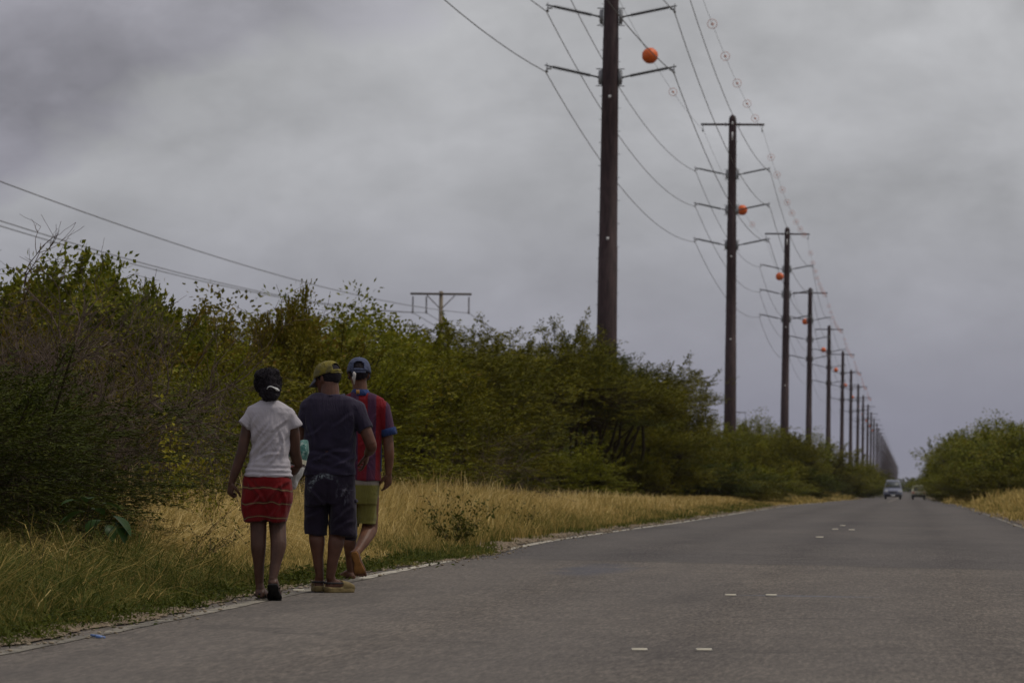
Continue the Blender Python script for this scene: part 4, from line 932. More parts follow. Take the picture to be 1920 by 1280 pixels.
# ---------------------------------------------------------------- vehicles
M_GLASS = simple('car_glass', (0.045, 0.055, 0.060), 0.1, 2, 0.45, 0.5)
M_TYRE = simple('tyre_rubber', (0.018, 0.016, 0.018), 0.2, 20, 0.85)
M_DARKP = simple('dark_plastic', (0.022, 0.022, 0.026), 0.2, 20, 0.6)
M_LAMP = simple('lamp_glass', (0.55, 0.56, 0.52), 0.1, 10, 0.15, 0.6)
M_TAIL = simple('tail_lamp', (0.35, 0.03, 0.03), 0.1, 10, 0.25, 0.6)
M_RIM = simple('wheel_rim', (0.35, 0.35, 0.36), 0.1, 10, 0.4, 0.5, 0.6)
def car(name, loc, rz, L, W, H, hood, col, label, front):
    """local -y is the end that faces the camera"""
    e = empty(name, loc, rz, label, 'car'); mp = simple(name+'_paint', col, 0.06, 3, 0.35, 0.5)
    g = Geo(); gc = .24
    # cross sections along y: (y, halfwidth bottom, half width belt, z bottom, z belt)
    belt = H*.56
    sec = [(0, .82, .80, .34, belt*.66), (.06, .94, .90, .24, belt*.80), (hood*.5, 1.0, .95, .22, belt*.93), (hood, 1.0, .97, .22, belt), (L*.55, 1.0, .97, .22, belt*1.01), (L*.9, 1.0, .96, .24, belt), (L-.05, .92, .90, .28, belt*.93), (L, .80, .80, .36, belt*.70)]
    rings = []
    for y, wb, wt, zb, zt in sec:
        hb, ht = W/2*wb, W/2*wt; rings.append([(-hb*.96, y, zb), (-hb, y, zb+.12), (-hb, y, zb+(zt-zb)*.7), (-ht*.93, y, zt), (0, y, zt+.03), (ht*.93, y, zt), (hb, y, zb+(zt-zb)*.7), (hb, y, zb+.12), (hb*.96, y, zb)])
    g.loft(rings[::-1]); bd = link('body', mirror_fix(g.mesh('body')), e, mp)
    bv = bd.modifiers.new('b', 'BEVEL'); bv.width = .04; bv.segments = 2
    # cabin
    g = Geo(); y0, y1, y2, y3 = hood*.92, hood+.62, L*.80, L*.97
    if not front: y0, y1, y2, y3 = .10, .55, L-hood-.75, L-hood-.05
    hb, ht = W/2*.93, W/2*.72; z0, z1 = belt-.02, H
    def rg(y, z, q): w_ = (hb+(ht-hb)*q); return [(-w_, y, z0), (-w_, y, z), (0, y, z+.015*q*2), (w_, y, z), (w_, y, z0)]
    g.loft([rg(y0, z0+.02, 0), rg(y1, z1-.06, 1), rg((y1+y2)/2, z1, 1), rg(y2, z1-.05, 1), rg(y3, z0+.02, 0)][::-1]); cb = link('cabin', mirror_fix(g.mesh('cabin')), e, mp)
    bv = cb.modifiers.new('b', 'BEVEL'); bv.width = .03; bv.segments = 2
    def pane(name, q0, q1, inset=.1, m=M_GLASS, yo=-.02):
        ya, za, yb, zb = y0, z0+.02, y1, z1-.06
        f0, f1 = q0, q1; A = (ya+(yb-ya)*f0, za+(zb-za)*f0); B = (ya+(yb-ya)*f1, za+(zb-za)*f1); wa = hb+(ht-hb)*f0-inset; wb = hb+(ht-hb)*f1-inset
        g = Geo(); nrm = Vector((0, -(zb-za), (yb-ya))).normalized()*.018
        fr = [(-wa, A[0]+nrm.y, A[1]+nrm.z), (wa, A[0]+nrm.y, A[1]+nrm.z), (wb, B[0]+nrm.y, B[1]+nrm.z), (-wb, B[0]+nrm.y, B[1]+nrm.z)]
        bk = [(x, y+.03, z-.01) for x, y, z in fr]; g.loft([bk, fr]); return link(name, mirror_fix(g.mesh(name)), e, m)
    pane('windscreen' if front else 'rear_window', .12, .86, .1 if front else .16)
    for s in (-1, 1):
        g = Geo(); xb, xt = s*(hb+.004), s*(ht+.012); g.loft([[(xb, y0+.45, z0+.08), (xt, y1+.12, z1-.14), (xt, y2-.05, z1-.14), (xb, y3-.4, z0+.08)], [(xb-s*.03, y0+.45, z0+.08), (xt-s*.03, y1+.12, z1-.14), (xt-s*.03, y2-.05, z1-.14), (xb-s*.03, y3-.4, z0+.08)]])
        link('side_window', mirror_fix(g.mesh('side_window')), e, M_GLASS)
        g = Geo(); g.box((s*(W/2+.10), (y0+.35) if front else L-hood-.5, z0+.10), (.2, .10, .15)); mr = link('mirror', g.mesh('mirror'), e, M_DARKP); bv = mr.modifiers.new('b', 'BEVEL'); bv.width = .03
        for y in (hood*.62, L-.75) if front else (.72, L-.75):
            k = 20; a = np.linspace(0, 2*PI, k, endpoint=False); g = Geo(); g.loft([np.stack([np.full(k, s*(W/2-.21)+q), y+np.cos(a)*rr_, .31+np.sin(a)*rr_], -1) for q, rr_ in ((-.09, .27), (-.08, .31), (.08, .31), (.09, .27))])
            w_ = link('wheel', g.mesh('wheel'), e, M_TYRE)
            g = Geo(); g.loft([np.stack([np.full(k, s*(W/2-.21)+s*q), y+np.cos(a)*.19, .31+np.sin(a)*.19], -1) for q in (.085, .105)]); link('rim', g.mesh('rim'), w_, M_RIM)
        zl = belt*.72 if front else belt*.80
        g = Geo(); g.ball((s*W/2*.70, .045, zl), (.17, .05, .085), 12, 7); link('headlight' if front else 'tail_light', g.mesh('headlight' if front else 'tail_light', True), e, M_LAMP if front else M_TAIL)
    g = Geo(); g.loft([[(-W*.46, .0, .22), (W*.46, .0, .22), (W*.46, .0, .48), (-W*.46, .0, .48)], [(-W*.42, -.09, .26), (W*.42, -.09, .26), (W*.42, -.09, .44), (-W*.42, -.09, .44)]]); link('bumper', mirror_fix(g.mesh('bumper')), e, M_DARKP)
    if front: g = Geo(); g.box((0, .01, belt*.66), (W*.42, .05, .13)); link('grille', g.mesh('grille'), e, M_DARKP)
    g = Geo(); g.box((0, -.098, .36 if front else .56), (.34, .012, .13)); link('number_plate', g.mesh('number_plate'), e, M_WHITE)
    g = Geo(); g.box((0, L/2, .30), (W*.84, L*.86, .12)); link('underbody', g.mesh('underbody'), e, M_DARKP)
    return e
Zc = 535.0
p = at(1674, 936, Zc); car('van', (p.x, Zc, gzf(Zc)), 0, 4.3, 1.78, 1.80, .85, (0.15, 0.16, 0.21), 'pale blue grey van coming towards the camera in the middle of the road', True)
p = at(1722, 936, Zc+8); car('hatchback_car', (p.x, Zc+8, gzf(Zc)), 0, 3.7, 1.48, 1.36, .8, (0.44, 0.43, 0.31), 'small beige hatchback on the right lane beside the van', False)
#%%PEOPLE
# ---------------------------------------------------------------- people
def skin(name, c):
    t = MT(name); n = t.noise(14, 5, 0.6); n2 = t.noise(90, 2, 0.5)
    col = t.ramp(n, [(0.3, tuple(x*.75 for x in c)), (0.7, tuple(x*1.25 for x in c))]); t.bump(n2, .15, .002)
    t.fin(col, .52, .28); t.b.inputs['Subsurface Weight'].default_value = .05; t.b.inputs['Subsurface Radius'].default_value = (.01, .004, .002); return t.m
SKIN_W = skin('dark_brown_skin', (0.070, 0.033, 0.021)); SKIN_M = skin('brown_skin', (0.095, 0.041, 0.025)); SKIN_T = skin('tan_skin', (0.110, 0.048, 0.026))
M_SOLE = simple('foot_sole_skin', (0.27, 0.125, 0.035), .3, 25, .7, .2)
M_HAIR = simple('black_curly_hair', (0.012, 0.009, 0.012), .3, 60, .8, .2)
M_EYEW = simple('eye_white', (.7, .68, .64), .05, 10, .2, .5); M_IRIS = simple('eye_iris', (.02, .012, .01), .05, 10, .1, .5)
def cloth(name, c, var=.14, folds=7, stretch=(1, 1, .45), weave=True, extra=None):
    t = MT(name); n = t.noise(6, 4, .6); f = t.noise(folds, 3, .6, stretch, dist=1.2)
    col = t.ramp(n, [(0.3, tuple(x*(1-var) for x in c)), (0.7, tuple(x*(1+var) for x in c))])
    if extra: col = extra(t, col)
    h = t.math('ADD', f, t.math('MULTIPLY', t.noise(220, 2, .5), .05)); t.bump(h, .8, .035)
    t.fin(col, .92, .12); t.b.inputs['Sheen Weight'].default_value = .08; return t.m
def obj_sep(t):
    g = t.new('ShaderNodeTexCoord'); s = t.new('ShaderNodeSeparateXYZ'); t.L.new(g.outputs['Object'], s.inputs[0]); return s.outputs
def remesh(name, g, voxel, m, parent, smooth=2, disp=None):
    me = g.mesh(name); o = bpy.data.objects.new(name, me); COL.link(o)
    r_ = o.modifiers.new('r', 'REMESH'); r_.mode = 'VOXEL'; r_.voxel_size = voxel
    if smooth: s_ = o.modifiers.new('s', 'SMOOTH'); s_.factor = .5; s_.iterations = smooth
    bpy.context.view_layer.update()
    dg = bpy.context.evaluated_depsgraph_get(); nm_ = bpy.data.meshes.new_from_object(o.evaluated_get(dg)); o.modifiers.clear(); o.data = nm_; bpy.data.meshes.remove(me)
    n = len(nm_.vertices)
    if disp is not None and n:
        c = np.empty(n*3, np.float32); nm_.vertices.foreach_get('co', c); c = c.reshape(-1, 3); nn = np.empty(n*3, np.float32); nm_.vertex_normals.foreach_get('vector', nn); nn = nn.reshape(-1, 3)
        nm_.vertices.foreach_set('co', (c+nn*disp(c)[:, None]).astype(np.float32).ravel()); nm_.update()
    nm_.polygons.foreach_set('use_smooth', np.ones(len(nm_.polygons), bool)); nm_.name = name
    nm_.materials.clear(); nm_.materials.append(m); o.parent = parent; return o
def nz(c, sx, sy, sz, k): return np.array([mnoise.noise(Vector((float(p[0])*sx+k, float(p[1])*sy, float(p[2])*sz))) for p in c])
def creases(c, lines, w=.010, a=.006):
    d = np.zeros(len(c))
    for x0, z0, x1, z1, am in lines:
        L = math.hypot(x1-x0, z1-z0); ux, uz = (x1-x0)/L, (z1-z0)/L; u = (c[:, 0]-x0)*ux+(c[:, 2]-z0)*uz; v = -(c[:, 0]-x0)*uz+(c[:, 2]-z0)*ux+.012*np.sin(u*22+x0*40)
        d += am*a*(np.exp(-(v/w)**2)-.7*np.exp(-((v-1.7*w)/w)**2))*np.clip(np.sin(np.clip(u/L, 0, 1)*PI), 0, 1)**.6
    return d*(c[:, 1] < .03)
class Fig:
    """pixel (photo) + depth offset -> coordinates local to the figure's root"""
    def __init__(s, ox, oy, Z):
        s.Z = Z; p = at(ox, oy, Z); s.root = Vector((p.x, Z, gzf(Z)+.003)); s.dz = s.root.z-p.z
    def P(s, px, py, y=0.0):
        a = at(px, py, s.Z+y); a.z += s.dz*(1 if True else 0); return np.array(a-s.root)
def ering(c, rx, ry, n=28, p=2.3, ax=(1, 0, 0), ay=(0, 1, 0)):
    a = np.linspace(0, 2*PI, n, endpoint=False); ca, sa = np.cos(a), np.sin(a)
    x = np.sign(ca)*np.abs(ca)**(2/p)*rx; y = np.sign(sa)*np.abs(sa)**(2/p)*ry
    return np.asarray(c)+x[:, None]*np.asarray(ax)+y[:, None]*np.asarray(ay)
def hloft(g, f, rows, n=32, p=2.4):
    """rows: (px left, px right, py, y centre, half depth)"""
    rings = []
    for l, r_, py, yc, ry in rows:
        a, b = f.P(l, py, yc), f.P(r_, py, yc); rings.append(ering((a+b)/2, np.linalg.norm(b-a)/2, ry, n, p))
    g.loft(rings[::-1] if rows[0][2] < rows[-1][2] else rings)
def limb(g, pts, rad, k=16, sub=5):
    """smooth tapered limb through the joints"""
    pts = np.array(pts, float); rad = np.array(rad, float); n = len(pts); out_p = []; out_r = []
    for i in range(n-1):
        p0 = pts[max(i-1, 0)]; p1 = pts[i]; p2 = pts[i+1]; p3 = pts[min(i+2, n-1)]
        for j in range(sub):
            t = j/sub; q = .5*((2*p1)+(-p0+p2)*t*.55+(2*p0*0+(-6*p1+6*p2)*1)*t*t*1.0+(4*p1-4*p2)*t**3)
            h = t*t*(3-2*t); m1 = (p2-p0)*.5*.6; m2 = (p3-p1)*.5*.6
            q = (2*t**3-3*t*t+1)*p1+(t**3-2*t*t+t)*m1+(-2*t**3+3*t*t)*p2+(t**3-t*t)*m2
            out_p.append(q); out_r.append(rad[i]+(rad[i+1]-rad[i])*h)
    out_p.append(pts[-1]); out_r.append(rad[-1]); out_p = np.array(out_p); out_r = np.array(out_r)
    g.tubes(out_p, out_r, k, True); g.ball(pts[0], rad[0], k, 7); g.ball(pts[-1], rad[-1], k, 7)
def head(g, c, yaw=0.0, pitch=0.0, s=1.0, wide=1.0):
    Mx = Matrix.Rotation(yaw, 3, 'Z') @ Matrix.Rotation(-pitch, 3, 'X'); A = np.array(Mx); c = np.array(c)
    prof = [(-.112, .020, .066, .018), (-.104, .034, .056, .036), (-.085, .050, .034, .062), (-.055, .061, .014, .082), (-.025, .067, .003, .093), (.010, .071, -.003, .099), (.040, .073, -.006, .101), (.070, .068, -.007, .092), (.092, .053, -.008, .072), (.106, .034, -.008, .047), (.113, .014, -.008, .02)]
    rings = []
    for z, rx, cy, ry in prof: rings.append((ering((0, cy, z), rx*wide, ry, 26, 2.15) @ A.T)*s+c)
    g.loft(rings)
    tr = lambda p: (A @ np.array(p, float))*s+c
    g.tubes(np.array([tr((0, .092, .020)), tr((0, .104, -.006)), tr((0, .116, -.030)), tr((0, .098, -.038))]), np.array([.008, .010, .014, .010])*s, 10, True)
    for q in (-1, 1):
        g.ball(tr((q*.012, .102, -.034)), .009*s, 8, 5)
        g.tubes(np.array([tr((q*.010, .093, .030)), tr((q*.030, .090, .034)), tr((q*.052, .070, .026))]), np.array([.008, .010, .007])*s, 8, True)   # brow
        g.ball(tr((q*.048, .066, -.018)), .020*s, 10, 6)                                                                                 # cheek
        g.ball(tr((q*.074*wide, -.012, -.008)), np.array((.010, .018, .031))*s, 12, 9, Mx @ Matrix.Rotation(q*.35, 3, 'Z') @ Matrix.Rotation(.2, 3, 'X'))
    for z, r_ in ((-.058, .008), (-.068, .009)): g.tubes(np.array([tr((-.025, .083, z)), tr((0, .096, z)), tr((.025, .083, z))]), np.array([.004, r_, .004])*s, 8, True)
    return tr, Mx
def eyes(parent, tr, s=1.0):
    for q in (-1, 1):
        g = Geo(); g.ball(tr((q*.031, .083, .008)), .012*s, 12, 8); e = link('eye', g.mesh('eye', True), parent, M_EYEW)
        g = Geo(); g.ball(tr((q*.031, .0925, .008)), .0045*s, 8, 6); link('iris', g.mesh('iris', True), e, M_IRIS)
def hand(g, wrist, d, palm, side, curl=.35, s=1.0, spread=.06, wr=.024, curls=None):
    """d: wrist to knuckles, palm: direction the fingers close to, side: +1/-1 puts the thumb along side*cross(d,palm)"""
    d = np.array(d, float); d /= np.linalg.norm(d); n = np.array(palm, float); n -= d*(n@d); n /= np.linalg.norm(n); t = np.cross(d, n)*side
    w = np.array(wrist, float); L = .088*s
    rings = []
    for u, rx, ry in ((-.15, wr, wr*.8), (.0, wr*1.05, wr*.72), (.3, .034*s, .017*s), (.7, .041*s, .0155*s), (1.0, .040*s, .012*s)): rings.append(ering(w+d*L*u, rx, ry, 18, 2.4, t, n))
    g.loft(rings)
    for i, (o_, ln, r_) in enumerate(((.030, .070, .0088), (.0105, .079, .0090), (-.0100, .073, .0086), (-.0295, .058, .0078))):
        p = w+d*L*.93+t*o_*s; a = spread*(1.5-i); c_ = curl if curls is None else curls[i]; pts = [p-d*.02*s, p]; ang = c_*.6
        for q, f_ in enumerate((.48, .30, .24)):
            dr = d*math.cos(ang)+n*math.sin(ang)+t*math.sin(a)*math.cos(min(ang, 1.4)); dr /= np.linalg.norm(dr); pts.append(pts[-1]+dr*ln*f_*s); ang += c_*1.15
        limb(g, pts, [r_*1.05*s, r_*1.08*s, r_*s, r_*.92*s, r_*.75*s], 9, 3)
    p = w+d*L*.22+t*.024*s; pts = [p-t*.012*s, p]; ang = .75
    for f_, r2 in ((.040, 0), (.030, 0), (.024, 0)):
        dr = d*math.cos(ang)+t*math.sin(ang)*.85+n*(.28+curl*.35); dr /= np.linalg.norm(dr); pts.append(pts[-1]+dr*f_*s); ang -= .28
    limb(g, pts, [.015*s, .0145*s, .0125*s, .0105*s, .0085*s], 9, 3)
def foot(g, heel, f, u, L=.24, ankle=None, ar=.03, toes=True, W=1.0):
    """heel: point under the heel on the sole plane; f toe direction, u up from the sole"""
    f = np.array(f, float); f /= np.linalg.norm(f); u = np.array(u, float); u -= f*(u@f); u /= np.linalg.norm(u); sd = np.cross(f, u); h0 = np.array(heel, float)
    rings = []
    for s_, w_, h_ in ((-.01, .016, .022), (.03, .028, .045), (.12, .034*1, .066), (.26, .034, .078), (.42, .036, .066), (.58, .042, .046), (.72, .048, .034), (.82, .046, .026)):
        rings.append(ering(h0+f*L*s_+u*(h_/2+.002), w_*W, h_/2, 18, 2.5, sd, u))
    g.loft(rings)
    if ankle is not None: limb(g, [ankle, h0+f*L*.20+u*.05], [ar, ar*1.15], 14, 3)
    return f, u, sd, h0
def toes(g, F_, L, side, W=1.0):
    f, u, sd, h0 = F_
    for i, (o_, s_, r_) in enumerate(((.032, 1.0, .0135), (.012, .985, .0095), (-.004, .955, .009), (-.019, .92, .0085), (-.033, .875, .0085))):
        a = h0+f*L*.74+sd*o_*side*W+u*r_; b = h0+f*(L*s_-r_)+sd*o_*side*W*1.08+u*r_*.95; limb(g, [a, (a+b)/2+u*.003, b], [r_*1.05, r_, r_*.95], 8, 2)
def slab(g, F_, L, th, W=1.0, ext=1.04):
    f, u, sd, h0 = F_; pts = []
    for s_, w_ in ((-.03, .018), (0, .030), (.12, .037), (.35, .034), (.55, .042), (.74, .050), (.90, .044), (1.0, .028), (ext, .012)): pts.append((s_, w_*W))
    out_l = [h0+f*L*s_+sd*w_ for s_, w_ in pts]+[h0+f*L*s_-sd*w_ for s_, w_ in pts[::-1]]
    b = np.array(out_l); g.loft([b-u*th, b])
# ================= woman in white shirt and red striped skirt
f = Fig(495, 1126, 38.0); P = f.P
E = empty('person', f.root, 0, 'person in white t-shirt and red striped skirt, black hair tied with a white clip', 'person')
g = Geo()
hloft(g, f, [(484, 514, 757, 0, .055), (466, 540, 770, 0, .075), (475, 531, 800, 0, .082), (477, 527, 850, 0, .078), (468, 532, 890, 0, .09), (463, 536, 905, 0, .10), (458, 540, 935, 0, .105), (466, 532, 960, 0, .09)])
limb(g, [P(499, 762), P(500, 735, .02)], [.047, .045])
tr, HM_ = head(g, P(501, 724, .03), .0, .05, .90)
Lw, Rw = P(430, 905, -.03), P(558, 872, .17)
limb(g, [P(466, 781), P(456, 818, -.02), P(449, 850, -.03), P(441, 874, -.03), Lw], [.045, .037, .036, .034, .022])
hand(g, Lw, P(427, 925, -.02)-Lw, (.75, .5, .1), 1, 1.35, .90, .02, .021)
limb(g, [P(540, 781), P(548, 815, .02), P(549, 845, .05), P(553, 860, .12), Rw], [.046, .041, .040, .037, .025])
hand(g, Rw, P(549, 887, .20)-Rw, (-.8, .5, -.1), -1, .8, .90, .05, .023)
limb(g, [P(480, 925), P(481, 985), P(481, 1025, -.02), P(482, 1062, -.01), P(483, 1095, 0)], [.075, .056, .052, .036, .028])
FL = foot(g, P(483, 1123, -.05), (.05, 1, 0), (0, 0, 1), .23, P(483, 1095, 0), .028); toes(g, FL, .23, -1)
limb(g, [P(516, 925), P(517, 985, .02), P(519, 1022, -.04), P(513, 1060, -.08), P(508, 1088, -.12)], [.08, .058, .054, .037, .026])
hl, tp = P(508, 1096, -.16), P(513, 1127, .03)
fd = tp-hl; FR = foot(g, hl, fd, np.cross((1, 0, .05), fd), .225, P(508, 1086, -.12), .026)
toes(g, FR, .225, 1)
body = remesh('body', g, .0045, SKIN_W, E, 2)
eyes(E, tr, .9)
# shirt
def shirt_w(c):
    a = nz(c, 9, 4, 2.2, 3)*.010+nz(c+c[:, [2, 0, 1]]*.9, 15, 4, 6, 9)*.004
    z = c[:, 2]; x = c[:, 0]; hem = np.exp(-((z-.86)/.05)**2)
    a = a+nz(c@np.array([[1, 0, .75], [0, 1, 0], [-.9, 0, 1]]), 17, 4, 4, 21)*.016*np.exp(-((z-1.03)/.17)**2)
    a = a+creases(c, [(-.10, .88, .08, 1.14, 1), (-.09, .98, .03, 1.20, .8), (.0, .90, .13, 1.06, 1), (-.11, 1.05, -.06, 1.24, .9), (.12, .92, .09, 1.17, .8), (-.10, .93, .12, .99, .8), (.13, 1.22, .05, 1.12, .8)], .011, .010)
    return a+hem*np.sin(z*190+np.sin(x*9)*1.5+nz(c, 8, 3, 2, 1)*3)*.0035+np.sin((z*1.0-x*1.35)*46+nz(c, 5, 3, 3, 7)*4)*.0028*np.exp(-((z-1.05)/.14)**2)
g = Geo()
hloft(g, f, [(484, 518, 752, .01, .052), (474, 531, 757, .01, .066), (461, 546, 764, .0, .078), (456, 551, 774, 0, .088), (461, 546, 790, 0, .100), (465, 543, 806, 0, .106), (466, 541, 835, 0, .102), (464, 539, 858, 0, .103), (459, 541, 876, 0, .113), (454, 546, 893, 0, .121), (455, 545, 896, 0, .119)], 40, 2.5)
def sleeve(g, a, b, r0_, r1_, k=22):
    a, b = np.array(a), np.array(b); d = (b-a)/np.linalg.norm(b-a); sx = np.cross(d, (0, 1, 0)); sx /= np.linalg.norm(sx); sy = np.cross(d, sx)
    g.loft([ering(a, r0_, r0_*1.15, k, 2.2, sx, sy), ering((a+b)/2, (r0_+r1_)/2, (r0_+r1_)/2*1.1, k, 2.2, sx, sy), ering(b, r1_, r1_*1.05, k, 2.2, sx, sy)])
sleeve(g, P(474, 775, 0), P(453.5, 799, -.02), .050, .050); sleeve(g, P(537, 776, 0), P(550, 802, .01), .050, .050)
g.ball(P(468, 777), (.048, .06, .044)); g.ball(P(540, 778), (.044, .06, .044))
M_WT = cloth('white_cotton', (0.40, 0.375, 0.40), .09, 5, (.9, 1, .8))
remesh('shirt', g, .006, M_WT, E, 1, shirt_w)
g = Geo(); a_ = P(486, 752.5, -.040); g.tubes(np.array([P(484, 752, .0), P(489, 753, -.036), P(501, 754, -.047), P(513, 753, -.036), P(518, 752, .0)]), np.full(5, .006), 8, True); link('collar', g.mesh('collar', True), E, M_WT)
# skirt
def skirt_m(t, col):
    s = obj_sep(t); w_ = t.noise(5, 2, .5, (1, 1, .6)); z = t.math('ADD', s[2], t.math('MULTIPLY', t.math('SUBTRACT', w_, .5), .13)); z = t.math('ADD', z, t.math('MULTIPLY', s[0], .05))
    ph = t.math('FRACT', t.math('MULTIPLY', t.math('SUBTRACT', z, .512), 1/.098)); d = t.math('ABSOLUTE', t.math('SUBTRACT', ph, .42))
    b1 = t.math('MULTIPLY', t.math('SUBTRACT', .105, d), 30, True); b2 = t.math('MULTIPLY', t.math('SUBTRACT', .03, d), 60, True)
    dk = t.noise(3, 2, .5); col = t.mix(.5, col, t.ramp(dk, [(.35, (.55, .5, .5)), (.65, (1.1, 1.1, 1.1))]), 'MULTIPLY')
    col = t.mix(b1, col, (.07, .018, .015)); return t.mix(b2, col, (.22, .16, .07))
M_SK = cloth('red_striped_cloth', (0.140, 0.007, 0.008), .12, 5, (1, 1, .4), extra=skirt_m)
g = Geo()
hloft(g, f, [(461, 538, 879, 0, .098), (456, 543, 891, 0, .106), (452, 547, 902, 0, .118), (450, 548, 920, 0, .124), (449, 547, 940, 0, .123), (451, 543, 958, 0, .118), (454, 537, 973, 0, .113), (455, 534, 979, 0, .110)], 40, 2.5)
def skirt_d(c):
    x = c[:, 0]; z = c[:, 2]; return creases(c, [(-.13, .82, .02, .60, 1), (.16, .80, -.02, .66, 1), (-.14, .62, .0, .70, 1), (.02, .55, .15, .70, 1), (.14, .58, .10, .78, .8)], .013, .012)+nz(c, 9, 5, 3, 5)*.017+nz(c, 14, 5, 9, 15)*.008-.016*np.exp(-((x-.0)/.022)**2)*np.clip((.82-z)/.2, 0, 1)*(c[:, 1] < 0)
remesh('skirt', g, .006, M_SK, E, 1, skirt_d)
# hair
g = Geo(); hc = P(499, 719, .012); g.ball(hc, (.090, .105, .098), 20, 14); g.ball(P(487, 703, 0), (.045, .06, .04), 12, 8); g.ball(P(506, 698, 0), (.05, .06, .035), 12, 8); g.ball(P(503, 733, -.035), (.070, .065, .075), 16, 10); g.ball(P(506, 741, -.070), (.040, .032, .040), 14, 9)
def hair_d(c): return nz(c, 18, 18, 18, 4)*.016+nz(c, 45, 45, 45, 2)*.007+nz(c, 110, 110, 110, 2)*.006
hr = remesh('hair', g, .005, M_HAIR, E, 0, hair_d)
r = np.random.RandomState(2); n = 1500; dv = rdir(r, n); dv = dv[(dv[:, 1] < .75) & (dv[:, 2] > -.55)]; n = len(dv)
s0 = hc+dv*[.086, .098, .092]; q = .008+.028*r.rand(n)[:, None]*(0.4+.9*np.clip(dv[:, 2:3], 0, 1)); e1 = norm(dv+rdir(r, n)*.6); e2 = norm(e1+rdir(r, n)*1.1)
g = Geo(); g.tubes(np.stack([s0, s0+e1*q*.5, s0+e1*q*.5+e2*q*.45], 1), np.repeat([[.0022, .0018, .0008]], n, 0), 3); st_ = link('curls', g.mesh('curls'), hr, M_HAIR); st_['kind'] = 'stuff'
g = Geo(); g.tubes(np.array([P(497, 729, -.115), P(499, 725.5, -.125), P(503, 724, -.130), P(507, 725, -.130), P(512, 727.5, -.125), P(516, 730, -.115), P(520, 732, -.100)]), [.003, .0032, .003, .003, .0055, .0095, .004], 8, True)
link('hair_clip', g.mesh('hair_clip', True), E, simple('white_ribbon', (.75, .76, .74), .08, 10, .5))
# sandals
M_FLIP = simple('black_rubber_sole', (0.014, 0.013, 0.013), .25, 30, .8, .2); M_FLIPE = simple('worn_sole_edge', (.11, .09, .07), .25, 30, .8, .2)
for FT, L_, nm_ in ((FL, .23, 0), (FR, .225, 1)):
    g = Geo(); slab(g, FT, L_, .013 if nm_ else .003+.0, 1.0); s_ = link('sandal', mirror_fix(g.mesh('sandal')), E, M_FLIP)
    f_, u_, sd_, h_ = FT; g = Geo()
    for q in (-1, 1): g.tubes(np.array([h_+f_*L_*.78+u_*.012, h_+f_*L_*.62+u_*.050+sd_*q*.026, h_+f_*L_*.42+u_*.020+sd_*q*.041]), [.005, .006, .006], 6, True)
    link('strap', g.mesh('strap'), s_, M_FLIP)
g = Geo(); f_, u_, sd_, h_ = FL; g.tubes(np.array([h_+sd_*.030+f_*.07+u_*.012, h_+sd_*.034+f_*.03+u_*.025, h_-f_*.004+u_*.030, h_-sd_*.034+f_*.03+u_*.025, h_-sd_*.030+f_*.07+u_*.012]), np.full(5, .005), 6, True); link('heel_strap', g.mesh('heel_strap'), E, M_FLIP)
# plastic bag in her right hand (held: its own thing)
ty = .30
B0 = Vector(f.root); E2 = empty('shopping_bag', B0+Vector(P(553, 905, ty)), 0, 'white and turquoise plastic bag held between the woman and the man in navy', 'bag')
off = np.array(P(553, 905, ty)); Q_ = lambda a, b, c=0: P(a, b, ty+c)-off
g = Geo(); rings = []
for l, r_, py, ry in ((541, 574, 826, .03), (536, 575, 835, .06), (533, 576, 848, .085), (533, 572, 862, .09), (536, 568, 878, .085), (540, 563, 893, .07), (544, 556, 907, .045), (546, 551, 917, .02)):
    a, b = Q_(l, py), Q_(r_, py); rings.append(ering((a+b)/2, np.linalg.norm(b-a)/2, ry, 24, 2.2))
g.loft(rings[::-1])
def bagm(t, col):
    s = obj_sep(t); z = t.math('ADD', s[2], t.math('MULTIPLY', t.math('SUBTRACT', t.noise(12, 3, .6), .5), .03)); z = t.math('ADD', z, t.math('MULTIPLY', s[0], .25)); m = t.noise(26, 4, .6)
    tq = t.ramp(m, [(.42, (.035, .115, .10)), (.55, (.07, .19, .165)), (.68, (.40, .46, .43))])
    k1 = t.math('GREATER_THAN', z, .165); k2 = t.math('GREATER_THAN', z, .115)
    c = t.mix(k2, col, (.045, .03, .025)); c = t.mix(t.math('GREATER_THAN', z, .132), c, (.50, .48, .36)); c = t.mix(k1, c, tq); return c
M_BAG = cloth('plastic_bag_print', (.52, .52, .50), .08, 16, (1, 1, .6), extra=bagm); M_BAG.node_tree.nodes['Principled BSDF'].inputs['Roughness'].default_value = .35
bg_ = remesh('bag_body', g, .007, M_BAG, E2, 1, lambda c: nz(c, 22, 22, 9, 4)*.010)
g = Geo(); a = Q_(546, 881, -.088); g.ball(a, (.030, .008, .026), 14, 8); link('red_print', g.mesh('red_print', True), E2, simple('red_print', (.50, .03, .02), .1, 10, .4))
cu = bpy.data.curves.new('lettering', 'FONT'); cu.body = 'GO'; cu.size = .030; cu.extrude = .0015; cu.align_x = 'CENTER'; cu.align_y = 'CENTER'
ob_ = bpy.data.objects.new('tmp', cu); COL.link(ob_); bpy.context.view_layer.update(); me_ = bpy.data.meshes.new_from_object(ob_.evaluated_get(bpy.context.evaluated_depsgraph_get())); bpy.data.objects.remove(ob_)
lt = link('lettering', me_, E2, simple('yellow_print', (.72, .42, .04), .05, 10, .4)); lt.location = a+np.array((0, -.012, .004)); lt.rotation_euler = (PI/2, 0, 0)
g = Geo()
for q in (-1, 1): g.tubes(np.array([Q_(545, 830, q*.01), Q_(550, 822, 0), Q_(556, 835, -.06), Q_(557, 870, -.10)]), [.012, .008, .006, .006], 8, True)
